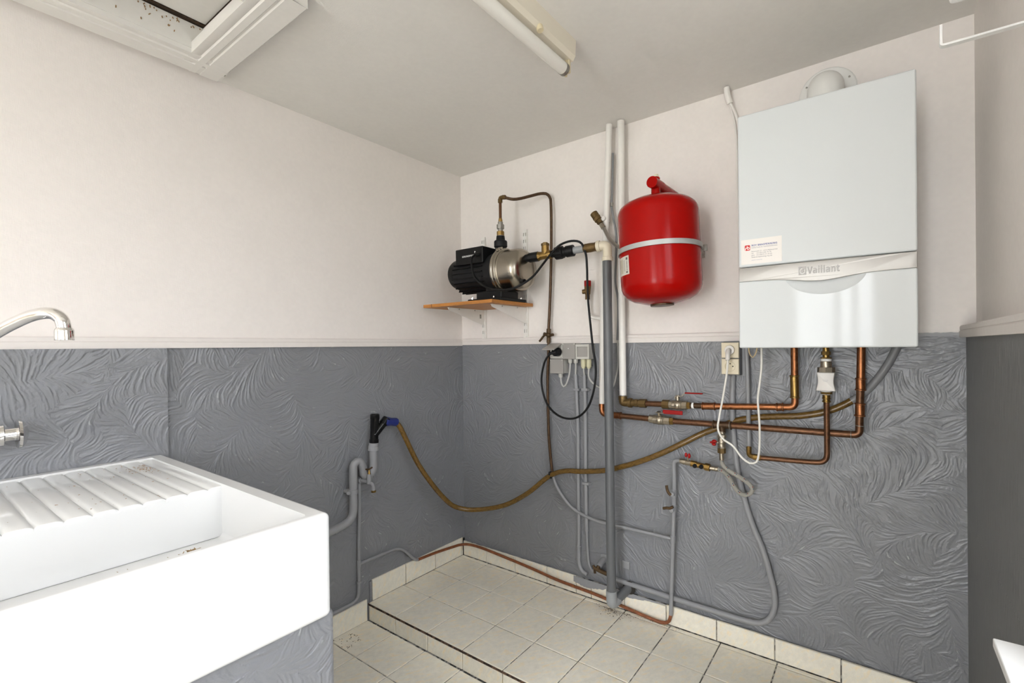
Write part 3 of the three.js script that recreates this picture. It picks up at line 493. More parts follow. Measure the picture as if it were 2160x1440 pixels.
// ------------------------------------------------------------------ shelf and pump
{
  const labels = ['left slotted steel upright of the pump shelf, nearest the corner', 'right slotted steel upright of the pump shelf'];
  for (const [i, x] of [[0, 0.168], [1, 0.440]]) {
    const t = thing('shelf_upright', labels[i], 'upright', 'slotted uprights of the pump shelf');
    const slots = []; for (let y = 1.15; y < 1.675; y += 0.0335) for (const s of [-0.0062, 0.0062]) slots.push([[x + s - 0.0017, y], [x + s + 0.0017, y], [x + s + 0.0017, y + 0.016], [x + s - 0.0017, y + 0.016]]);
    const q = i ? 0 : -0.0; const face = extrude([[x - 0.0125, 1.135], [x + 0.0125, 1.135], [x + 0.0125, 1.685 + q], [x - 0.0125, 1.685 + q]], 0.0016, 0, 'xy', slots.slice(1)); face.translate(0, 0, 0.0105);
    part(t, 'channel', mg([face, bx(x - 0.0125, x - 0.0110, 1.135, 1.685, 0.0002, 0.0105), bx(x + 0.0110, x + 0.0125, 1.135, 1.685, 0.0002, 0.0105)]), M.whitePipe);
    const b = thing('shelf_bracket', i ? 'right white steel shelf bracket under the pump' : 'left white steel shelf bracket under the pump, nearer the corner', 'bracket', 'brackets of the pump shelf');
    const pl = extrude([[0.012, 1.2275], [0.012, 1.305], [0.262, 1.3055], [0.262, 1.297], [0.250, 1.2925]], 0.0022, 0.0004, 'xy', i ? [] : [[[0.030, 1.262], [0.046, 1.262], [0.046, 1.284], [0.030, 1.284]]]); pl.rotateY(-Math.PI / 2); pl.translate(x + 0.0031, 0, 0);
    part(b, 'web', pl, M.whitePipe);
    part(b, 'flange', mg([bx(x - 0.005, x + 0.007, 1.3035, 1.3065, 0.012, 0.262)]), M.whitePipe);
    if (!i) part(b, 'slot_plate', bx(x + 0.0005, x + 0.0012, 1.2625, 1.2835, 0.0305, 0.0455), M.galv);
    for (const z of [0.09, 0.2]) part(b, 'screw', lathe([[0, -0.006], [0.0022, -0.005], [0.0026, 0]], [x + 0.012, 1.303, z], [0, 1, 0], 8), M.galv);
  }
  const sh = thing('pine_shelf', 'varnished pine shelf board carrying the pump', 'shelf');
  part(sh, 'board', rbx(0.05, 0.488, 1.307, 1.322, 0.014, 0.312, 0.0015), M.wood);
  part(sh, 'knot', rbx(0.105, 0.111, 1.3068, 1.3222, 0.300, 0.3126, 0.001), S({ color: col(0.22, 0.08, 0.02), roughness: 0.6 }));

  const t = thing('water_pump', 'black and stainless steel water pump standing on the pine shelf', 'pump');
  const yc = 1.462, zc = 0.162, X = [1, 0, 0], at = (x) => [x, yc, zc];
  part(t, 'motor_housing', lathe([[0, 0], [0.05, 0], [0.078, 0.006], [0.081, 0.02], [0.081, 0.19], [0.088, 0.215], [0.096, 0.245], [0.097, 0.262], [0, 0.262]], at(0.172), X, 40), M.blackSoft);
  for (let i = 0; i < 22; i++) { const a = (i / 22) * Math.PI * 2; if (Math.sin(a) > 0.55) continue; const q = bx(0.178, 0.372, -0.0018, 0.0018, 0.078, 0.0885); q.rotateX(-a); q.translate(0, yc, zc); part(t, 'cooling_fin', q, M.black); }
  part(t, 'fan_cover', lathe([[0, 0], [0.052, 0.0], [0.066, 0.006], [0.073, 0.02], [0.074, 0.06], [0, 0.06]], [0.126, yc + 0.010, zc], X, 32), M.black);
  const tb = part(t, 'terminal_box', rbx(0.208, 0.381, 1.500, 1.5755, 0.085, 0.25, 0.005), M.black);
  const tx = new TextGeometry('GRUNDFOS', { font, size: 0.0078, depth: 0.0004, curveSegments: 3, bevelEnabled: false }); tx.computeBoundingBox(); tx.scale(0.073 / tx.boundingBox.max.x, 1, 1); tx.translate(0.252, 1.534, 0.2499); part(tb, 'lettering', tx, M.printWhite, 'white word GRUNDFOS');
  part(tb, 'emblem', mg([bx(0.331, 0.334, 1.548, 1.556, 0.2499, 0.2504), bx(0.3335, 0.338, 1.552, 1.555, 0.2499, 0.2504)]), M.printWhite);
  part(t, 'cable_gland', cyl([0.362, 1.537, 0.249], [0.352, 1.534, 0.266], 0.009, 12), M.black);
  part(t, 'clamp_ring', lathe([[0.09, 0], [0.1035, 0.0], [0.1055, 0.003], [0.1055, 0.010], [0.102, 0.013], [0.102, 0.017], [0.104, 0.020], [0.104, 0.026], [0.100, 0.030], [0.09, 0.030]], at(0.432), X, 64), M.steel);
  part(t, 'pump_chamber', lathe([[0.098, 0], [0.0985, 0.008], [0.096, 0.012], [0.096, 0.066], [0.094, 0.082], [0.087, 0.097], [0.074, 0.108], [0.05, 0.114], [0.02, 0.116], [0, 0.1165]], at(0.456), X, 64), M.steel, 'polished stainless steel chamber');
  part(t, 'clamp_bolt', mg([hex([0.443, yc + 0.100, zc + 0.035], [0.443, yc + 0.088, zc + 0.062], 0.006), rbx(0.434, 0.456, yc + 0.094, yc + 0.106, zc + 0.034, zc + 0.042, 0.002), rbx(0.434, 0.456, yc + 0.086, yc + 0.098, zc + 0.05, zc + 0.058, 0.002)]), M.steel);
  part(t, 'drain_plug', mg([hex([0.560, 1.402, 0.200], [0.585, 1.400, 0.206], 0.010, 12)]), M.black);
  part(t, 'base_plate', mg([rbx(0.292, 0.492, 1.322, 1.336, 0.07, 0.258, 0.004), rbx(0.315, 0.468, 1.334, 1.372, 0.10, 0.225, 0.006), rbx(0.36, 0.45, 1.35, 1.39, 0.12, 0.21, 0.006)]), M.black);
  for (const [x, z] of [[0.31, 0.243], [0.43, 0.232], [0.475, 0.09]]) part(t, 'bolt', mg([hex([x, 1.335, z], [x, 1.342, z], 0.0055), cyl([x, 1.341, z], [x, 1.347, z], 0.003, 10)]), M.chrome);
  // discharge line going up and over
  const o = thing('discharge_pipe', 'brown copper pipe rising from the pump and dropping down the wall', 'pipe');
  const zx = 0.416, zz = 0.164;
  part(o, 'black_union', mg([cyl([zx, 1.545, zz], [zx, 1.575, zz], 0.026, 20), lathe([[0, 0], [0.029, 0], [0.0305, 0.003], [0.0305, 0.026], [0.028, 0.030], [0.021, 0.033], [0.019, 0.052], [0, 0.052]], [zx, 1.576, zz], [0, 1, 0], 20)]), M.blackSoft, 'black plastic union nut');
  part(o, 'seal_ring', cyl([zx, 1.627, zz], [zx, 1.630, zz], 0.016), M.white);
  part(o, 'brass_nut', hex([zx, 1.630, zz], [zx, 1.649, zz], 0.0175, 8), M.brass);
  part(o, 'galvanised_union', mg([cyl([zx, 1.649, zz], [zx, 1.664, zz], 0.0115), hex([zx, 1.662, zz], [zx, 1.681, zz], 0.0175, 8), cyl([zx, 1.680, zz], [zx, 1.694, zz], 0.012)]), M.galv);
  part(o, 'brass_adapter', mg([hex([zx, 1.693, zz], [zx, 1.704, zz], 0.0095, 6), cyl([zx, 1.703, zz], [zx, 1.711, zz], 0.008)]), M.brass);
  part(o, 'copper_stub', cyl([zx, 1.706, zz], [zx, 1.792, zz], 0.0068), M.copperDull);
  part(o, 'elbow', mg([cyl([zx, 1.782, zz], [zx, 1.800, zz], 0.0105), tube([[zx, 1.790, zz], [zx, 1.806, zz], [0.446, 1.803, zz]], 0.0088, 0.012), cyl([0.430, 1.805, zz], [0.447, 1.802, zz], 0.0105)]), M.brassOld);
  part(o, 'pipe', tube([[0.440, 1.803, 0.165], [0.456, 1.797, 0.160], [0.480, 1.790, 0.150], [0.503, 1.795, 0.125], [0.535, 1.809, 0.090], [0.571, 1.822, 0.056], [0.593, 1.820, 0.040], [0.608, 1.800, 0.035], [0.612, 1.770, 0.035], [0.611, 1.562, 0.035], [0.603, 1.40, 0.032], [0.594, 1.271, 0.030], [0.589, 1.205, 0.030], [0.585, 1.06, 0.030], [0.580, 0.979, 0.030], [0.580, 0.841, 0.030], [0.583, 0.702, 0.030], [0.591, 0.604, 0.030], [0.603, 0.517, 0.032]], 0.0068), M.brownPipe);
  const sc = part(o, 'stop_cock', mg([cyl([0.589, 1.198, 0.030], [0.588, 1.178, 0.030], 0.0105), ball([0.588, 1.168, 0.030], 0.0125), cyl([0.588, 1.158, 0.030], [0.587, 1.132, 0.030], 0.0098), cyl([0.586, 1.168, 0.03], [0.617, 1.169, 0.034], 0.0068), cyl([0.588, 1.168, 0.03], [0.575, 1.174, 0.052], 0.008)]), M.brassDark, 'tarnished brass stop cock');
  part(sc, 'drain_spout', tube([[0.580, 1.172, 0.045], [0.566, 1.160, 0.045], [0.553, 1.146, 0.045], [0.546, 1.140, 0.045]], 0.0052), M.brassDark);
  // suction line
  const s = thing('suction_pipe', 'grey plastic suction pipe with cream elbow running from pump to floor', 'pipe');
  const A = [0.556, 1.506, 0.172], Bq = [0.938, 1.528, 0.110], pt = (x) => along(A, Bq, (x - A[0]) / (Bq[0] - A[0]));
  part(s, 'black_nut', mg([cyl(pt(0.556), pt(0.60), 0.0175, 14), hex(pt(0.584), pt(0.628), 0.0215, 10)]), M.black);
  const cv = part(s, 'check_valve', mg([cyl(pt(0.624), pt(0.690), 0.0175, 18), hex(pt(0.626), pt(0.638), 0.0200, 8), hex(pt(0.676), pt(0.690), 0.0200, 8), cyl(pt(0.661), step(pt(0.661), [0, 1, 0], 0.044), 0.0170, 18)]), M.brass, 'brass check valve');
  part(cv, 'cap', mg([hex(step(pt(0.661), [0, 1, 0], 0.040), step(pt(0.661), [0, 1, 0], 0.050), 0.0190, 8), hex(step(pt(0.661), [0, 1, 0], 0.049), step(pt(0.661), [0, 1, 0], 0.055), 0.011, 6)]), M.brassOld);
  const cp = [cyl(pt(0.690), pt(0.712), 0.0155, 16), cyl(pt(0.708), pt(0.745), 0.0255, 20), cyl(pt(0.745), pt(0.760), 0.021, 20), cyl(pt(0.758), pt(0.792), 0.0245, 20)];
  for (let i = 0; i < 8; i++) { const a = i / 8 * 6.2832, off = [0, 0.0245 * Math.cos(a), 0.0245 * Math.sin(a)]; const b0 = pt(0.711), b1 = pt(0.743); cp.push(cyl(b0.map((v, k) => v + off[k]), b1.map((v, k) => v + off[k]), 0.0035, 6)); }
  part(s, 'coupling', mg(cp), M.black, 'black ribbed pipe coupling');
  part(s, 'grey_pipe', cyl(pt(0.785), pt(0.852), 0.0150, 20), M.pvcLight);
  part(s, 'hemp_joint', lathe([[0, 0], [0.0155, 0], [0.019, 0.006], [0.0195, 0.03], [0.018, 0.05], [0.020, 0.055], [0.020, 0.064], [0, 0.064]], pt(0.836), dirOf(A, Bq), 18), M.brassOld, 'brown threaded joint');
  part(s, 'cream_elbow', mg([cyl(pt(0.893), pt(0.908), 0.0225, 22), tube([pt(0.895), [0.938, 1.5275, 0.110], [0.938, 1.475, 0.110]], 0.0190, 0.026, 22), cyl([0.938, 1.478, 0.110], [0.938, 1.462, 0.110], 0.0232, 22)]), M.cream);
  part(s, 'down_pipe', cyl([0.9355, 1.47, 0.110], [0.9405, 0.085, 0.110], 0.0187, 28), M.pvc, 'dark grey plastic down pipe');
  part(s, 'floor_elbow', mg([tube([[0.9405, 0.115, 0.110], [0.9405, 0.058, 0.110], [0.950, 0.066, 0.075]], 0.0215, 0.03, 22), cyl([0.9405, 0.112, 0.110], [0.9405, 0.088, 0.110], 0.0222, 24)]), M.pvcLight, 'light grey elbow at the floor');
  part(s, 'wall_pipe', cyl([0.945, 0.062, 0.095], [0.977, 0.099, 0.006], 0.0185, 24), M.pvc);
  const marks = []; seed = 31; for (let i = 0; i < 120; i++) { const y = 0.90 - i * 0.0043; if (i % 14 > 11) continue; const q = bx(-0.0011, 0.0011, -0.0012 * rr(0.5, 1), 0.0012 * rr(0.5, 1), 0, 0.0003); q.rotateY(-0.42); q.translate(0.9385 - 0.0076 - 0.0000, y, 0.110 + 0.0171); marks.push(q); }
  const mk = part(s, 'print_line', mg(marks), S({ color: col(0.02, 0.02, 0.02), roughness: 0.7 }), 'black line of tiny print'); mk.userData.kind = 'stuff';
  // flat near-black disc painted for the shaded inside of the wall hole
  part(s, 'painted_wall_hole', lathe([[0, 0], [0.027, 0], [0.028, 0.0008], [0, 0.0008]], [0.979, 0.1005, 0.0225], [0, 0, 1], 14), M.holeDark, 'flat dark disc painted as the hole round the pipe');
  // pump cord
  const k = thing('pump_cord', 'black pump cable looping down to the flip-lid socket', 'cable');
  part(k, 'cord', tube([[0.353, 1.535, 0.266], [0.345, 1.520, 0.283], [0.350, 1.487, 0.290], [0.365, 1.435, 0.290], [0.419, 1.387, 0.290], [0.508, 1.360, 0.298], [0.600, 1.362, 0.295], [0.668, 1.403, 0.265], [0.697, 1.458, 0.228], [0.718, 1.506, 0.195], [0.753, 1.540, 0.180], [0.800, 1.554, 0.160], [0.833, 1.545, 0.145], [0.850, 1.500, 0.135], [0.850, 1.443, 0.125], [0.847, 1.386, 0.118], [0.845, 1.310, 0.110], [0.849, 1.222, 0.102], [0.861, 1.104, 0.1], [0.872, 1.035, 0.1], [0.868, 0.956, 0.1], [0.838, 0.864, 0.1], [0.797, 0.819, 0.1], [0.750, 0.801, 0.1], [0.688, 0.808, 0.1], [0.632, 0.846, 0.1], [0.603, 0.903, 0.1], [0.594, 0.956, 0.1], [0.598, 0.999, 0.1], [0.615, 1.053, 0.098], [0.632, 1.078, 0.092], [0.644, 1.086, 0.085]], 0.0047, 0, 10), M.black);
  part(k, 'plug', mg([cyl([0.660, 1.0905, 0.056], [0.6575, 1.0895, 0.086], 0.0185, 18), cyl([0.662, 1.090, 0.078], [0.628, 1.082, 0.094], 0.0085, 12, 0.006)]), M.blackSoft, 'black round plug');
}
// ------------------------------------------------------------------ heating pipes
function sleeve(a, b, r, k = 18) {                        // press coupling with a bead at both ends
  const L = P3(a).distanceTo(P3(b)), d = dirOf(a, b);
  return lathe([[0, 0], [r, 0], [r + 0.0022, 0.0015], [r + 0.0022, 0.004], [r, 0.006], [r, L - 0.006], [r + 0.0022, L - 0.004], [r + 0.0022, L - 0.0015], [r, L], [0, L]], a, d, k);
}
function ballValve(parent, a, b, r, lever) {              // inline ball valve, lever = 'bar' | 'flat'
  const d = dirOf(a, b), L = P3(a).distanceTo(P3(b)), m = along(a, b, 0.45), q = (t) => step(a, d, L * t);
  const v = part(parent, 'ball_valve', mg([hex(q(0), q(0.2), r * 1.12, 8), cyl(q(0.17), q(0.60), r * 1.28, 20), ball(q(0.42), r * 1.42, 1, 1, 1, 18), hex(q(0.60), q(0.86), r * 1.18, 8), cyl(q(0.55), q(0.62), r * 1.34, 20)]), M.nickel, 'nickel ball valve');
  part(v, 'union_nut', hex(q(0.86), q(1.0), r * 1.02, 6), M.brass);
  return { v, m, d };
}
{
  const labs = ['left white riser pipe from ceiling, partly hidden by the grey down pipe', 'right white riser pipe from ceiling, nearest the red vessel'];
  const l = thing('riser_pipe', labs[0], 'pipe', 'white riser pipes');
  part(l, 'pipe', tube([[0.919, 2.047, 0.045], [0.895, 1.537, 0.045], [0.879, 1.175, 0.045], [0.8725, 0.860, 0.045]], 0.0135, 0, 18), M.whitePipe);
  const r = thing('riser_pipe', labs[1], 'pipe', 'white riser pipes');
  part(r, 'pipe', tube([[0.973, 2.047, 0.045], [0.971, 1.665, 0.045], [0.969, 1.271, 0.045], [0.970, 0.905, 0.045]], 0.0145, 0, 18), M.whitePipe);
  part(r, 'pipe_collar', cyl([0.9702, 0.910, 0.045], [0.9702, 0.903, 0.045], 0.0172), M.galv);
  for (const [t, x] of [[l, 0.894], [r, 0.971]]) part(t, 'pipe_clip', mg([cyl([x, 1.653, 0.002], [x, 1.653, 0.034], 0.005), cyl([x, 1.663, 0.045], [x, 1.643, 0.045], 0.0162, 18)]), M.whitePipe);

  const u = thing('flow_pipe', 'upper copper heating pipe from right riser to the boiler underside', 'pipe');
  part(u, 'brass_elbow', mg([cyl([0.971, 0.906, 0.048], [0.971, 0.890, 0.049], 0.0185), tube([[0.971, 0.900, 0.05], [0.971, 0.880, 0.05], [1.005, 0.880, 0.05]], 0.0165, 0.018, 18), cyl([0.998, 0.880, 0.05], [1.012, 0.8805, 0.05], 0.0195)]), M.brassOld);
  part(u, 'brass_fitting', mg([cyl([1.012, 0.8805, 0.05], [1.026, 0.881, 0.05], 0.0150), hex([1.026, 0.881, 0.05], [1.040, 0.881, 0.05], 0.0160, 8), hex([1.046, 0.881, 0.05], [1.074, 0.882, 0.05], 0.0178, 8), cyl([1.038, 0.881, 0.05], [1.048, 0.881, 0.05], 0.0135)]), M.brassOld);
  part(u, 'pipe', cyl([1.070, 0.8815, 0.05], [1.150, 0.883, 0.05], 0.0112), M.copperDull);
  part(u, 'pipe', cyl([1.250, 0.885, 0.05], [1.300, 0.8865, 0.05], 0.0105), M.brownPipe);
  part(u, 'compression_nut', hex([1.143, 0.883, 0.05], [1.170, 0.8835, 0.05], 0.0180, 8), M.brassOld);
  const bv = ballValve(u, [1.168, 0.8835, 0.05], [1.252, 0.885, 0.05], 0.0138);
  part(bv.v, 'stem', mg([cyl([1.203, 0.897, 0.05], [1.203, 0.918, 0.05], 0.0075), hex([1.203, 0.917, 0.05], [1.203, 0.922, 0.05], 0.0075)]), M.nickel);
  part(bv.v, 'lever', creased(sweep(samplePath([[1.194, 0.906, 0.050], [1.194, 0.918, 0.050], [1.219, 0.9185, 0.050], [1.232, 0.931, 0.050], [1.245, 0.932, 0.050]], 0.004), [[-0.0055, -0.0011], [0.0055, -0.0011], [0.0055, 0.0011], [-0.0055, 0.0011]], V(-1, 0, 0)), 0.5), M.nickel);
  part(bv.v, 'lever_grip', rbx(1.232, 1.299, 0.9295, 0.9345, 0.043, 0.058, 0.0022), M.redPlastic, 'red lever grip');
  part(u, 'tape_joint', mg([cyl([1.250, 0.885, 0.05], [1.262, 0.8852, 0.05], 0.0098), ball([1.262, 0.8852, 0.05], 0.0112, 1.05, 1, 1)]), M.white, 'white sealing tape');
  part(u, 'copper_sleeve', sleeve([1.296, 0.886, 0.05], [1.345, 0.8875, 0.05], 0.0128), M.copper);
  part(u, 'copper_pipe', tube([[1.34, 0.8873, 0.05], [1.570, 0.900, 0.05], [1.606, 0.902, 0.05], [1.606, 0.94, 0.05], [1.605, 1.108, 0.05]], 0.0112, 0.026, 18), M.copper, 'bright copper pipe');
  part(u, 'copper_sleeve', sleeve([1.548, 0.8985, 0.05], [1.572, 0.900, 0.05], 0.0128), M.copper);
  part(u, 'brass_sleeve', sleeve([1.6055, 0.932, 0.05], [1.605, 1.010, 0.05], 0.0132), M.brass, 'shiny brass coupling');

  const t = thing('return_pipe', 'lower copper heating pipe from left riser to the boiler underside', 'pipe');
  part(t, 'copper_elbow', mg([tube([[0.8725, 0.868, 0.048], [0.8735, 0.826, 0.05], [0.918, 0.8235, 0.05]], 0.0128, 0.035, 18), cyl([0.8725, 0.866, 0.046], [0.8725, 0.856, 0.047], 0.0148)]), M.copper);
  part(t, 'copper_sleeve', sleeve([0.918, 0.8235, 0.05], [0.964, 0.824, 0.05], 0.0135), M.copper);
  part(t, 'pipe', tube([[0.958, 0.8238, 0.05], [1.095, 0.821, 0.05], [1.18, 0.8195, 0.05], [1.386, 0.8215, 0.05], [1.686, 0.824, 0.05], [1.786, 0.8255, 0.05], [1.786, 0.862, 0.05], [1.793, 1.108, 0.05]], 0.0112, 0.024, 18), M.copperDull);
  const b2 = ballValve(t, [1.088, 0.8212, 0.05], [1.186, 0.8195, 0.05], 0.0142);
  part(b2.v, 'stem', mg([cyl([1.130, 0.833, 0.052], [1.130, 0.850, 0.058], 0.007), hex([1.130, 0.849, 0.058], [1.130, 0.854, 0.060], 0.008), rbx(1.118, 0 + 1.152, 0.848, 0.8515, 0.054, 0.066, 0.001)]), M.nickel);
  part(b2.v, 'lever_grip', rbx(1.1475, 1.2265, 0.8475, 0.8635, 0.060, 0.0655, 0.0026, 3), M.redPlastic, 'flat red lever grip');
  part(t, 'tee', mg([sleeve([1.335, 0.8205, 0.05], [1.402, 0.8215, 0.05], 0.0135), cyl([1.368, 0.823, 0.05], [1.368, 0.790, 0.05], 0.0125)]), M.brownPipe);
  for (const [a, b, r] of [[[1.3365, 0.8205, 0.05], [1.3385, 0.8205, 0.05], 0.0148], [[1.394, 0.8215, 0.05], [1.3965, 0.8215, 0.05], 0.0150], [[1.7625, 0.825, 0.05], [1.7645, 0.825, 0.05], 0.0126], [[1.7862, 0.854, 0.05], [1.7864, 0.8565, 0.05], 0.0126]]) part(t, 'solder_ring', cyl(a, b, r), M.galv, 'grey solder ring');
  part(t, 'copper_sleeve', sleeve([1.7872, 0.884, 0.05], [1.7884, 0.927, 0.05], 0.0132), M.copper);
  part(t, 'copper_sleeve', sleeve([1.7895, 0.966, 0.05], [1.7905, 1.006, 0.05], 0.0132), M.copper);
  part(t, 'copper_pipe', cyl([1.790, 0.99, 0.05], [1.793, 1.109, 0.05], 0.0118, 18), M.copper);
  const fv = part(t, 'filling_valve', mg([cyl([1.368, 0.795, 0.052], [1.368, 0.785, 0.056], 0.012), hex([1.368, 0.786, 0.056], [1.368, 0.776, 0.057], 0.0165, 8), cyl([1.368, 0.777, 0.057], [1.3675, 0.742, 0.058], 0.0135, 18), ball([1.368, 0.760, 0.0575], 0.0150), hex([1.3675, 0.744, 0.058], [1.3675, 0.738, 0.058], 0.0150, 8)]), M.nickel, 'nickel filling valve');
  part(fv, 'brass_nut', hex([1.3675, 0.739, 0.058], [1.3672, 0.720, 0.058], 0.0148, 8), M.brassOld);
  part(fv, 'stem', cyl([1.368, 0.759, 0.06], [1.352, 0.757, 0.068], 0.004), M.nickel);
  part(fv, 'wing_handle', mg([ball([1.345, 0.762, 0.071], 0.009, 1, 0.75, 0.7), ball([1.344, 0.751, 0.071], 0.008, 1, 0.7, 0.7), ball([1.336, 0.7575, 0.071], 0.007, 1.1, 0.55, 0.6)]), M.redPlastic, 'red wing handle');
}
{ // gas line
  const t = thing('gas_pipe', 'gas pipe with white knob valve under the boiler', 'pipe');
  part(t, 'painted_pipe', tube([[1.448, 1.125, 0.03], [1.452, 1.03, 0.03], [1.454, 0.879, 0.03], [1.4565, 0.735, 0.034]], 0.0075), M.paintGrey, 'grey painted upright');
  part(t, 'brass_elbow', mg([cyl([1.4565, 0.748, 0.036], [1.458, 0.730, 0.045], 0.0092), tube([[1.458, 0.738, 0.045], [1.461, 0.722, 0.056], [1.480, 0.7195, 0.060]], 0.0088, 0.01), hex([1.476, 0.7195, 0.06], [1.490, 0.7190, 0.06], 0.0105, 8), cyl([1.489, 0.719, 0.06], [1.500, 0.7185, 0.06], 0.0098)]), M.brass);
  part(t, 'pipe', tube([[1.495, 0.7187, 0.06], [1.640, 0.7235, 0.06], [1.698, 0.728, 0.06], [1.699, 0.79, 0.062], [1.699, 0.945, 0.072]], 0.0085, 0.05, 16), M.copperDull);
  part(t, 'brass_adapter', mg([sleeve([1.699, 0.926, 0.071], [1.699, 0.942, 0.072], 0.0102), cyl([1.699, 0.940, 0.072], [1.699, 0.952, 0.073], 0.0112), hex([1.699, 0.9535, 0.073], [1.699, 0.9605, 0.0735], 0.0165, 8)]), M.brass);
  for (const [a, b, r] of [[0.951, 0.954, 0.0135], [0.960, 0.9635, 0.0150], [1.058, 1.067, 0.0155]]) part(t, 'white_seal', cyl([1.699, a, 0.074], [1.699, b, 0.074], r), M.white, 'white seal ring');
  part(t, 'valve_body', mg([cyl([1.699, 0.963, 0.074], [1.699, 1.025, 0.075], 0.0135), hex([1.699, 1.020, 0.075], [1.699, 1.039, 0.075], 0.0250, 8), cyl([1.699, 1.038, 0.075], [1.699, 1.0585, 0.075], 0.0158, 20)]), M.nickel);
  // waisted white knob in front of the body
  const kp = []; for (let i = 0; i <= 12; i++) { const u = i / 12; kp.push([0.0205 - 0.0040 * Math.sin(Math.PI * u) + 0.002 * (1 - u), -0.026 + 0.052 * u]); }
  const ks = [...kp.map(([w, y]) => [w, y]), ...kp.slice().reverse().map(([w, y]) => [-w, y])]; const kg = extrude(ks, 0.012, 0.004); kg.translate(1.6995, 0.994, 0.088);
  part(t, 'knob', creased(kg, 0.6), M.plugWhite, 'waisted pale grey valve knob');
  part(t, 'knob_print', mg([bx(1.691, 1.707, 0.9985, 0.9995, 0.1039, 0.1042), bx(1.693, 1.705, 0.9945, 0.9955, 0.1039, 0.1042)]), M.print);
  part(t, 'brass_union', mg([hex([1.699, 1.0665, 0.075], [1.699, 1.071, 0.075], 0.0155, 8), cyl([1.699, 1.070, 0.075], [1.699, 1.080, 0.075], 0.0098), hex([1.699, 1.079, 0.075], [1.699, 1.090, 0.075], 0.0135, 8), cyl([1.699, 1.089, 0.075], [1.699, 1.110, 0.075], 0.0095)]), M.brass);
}
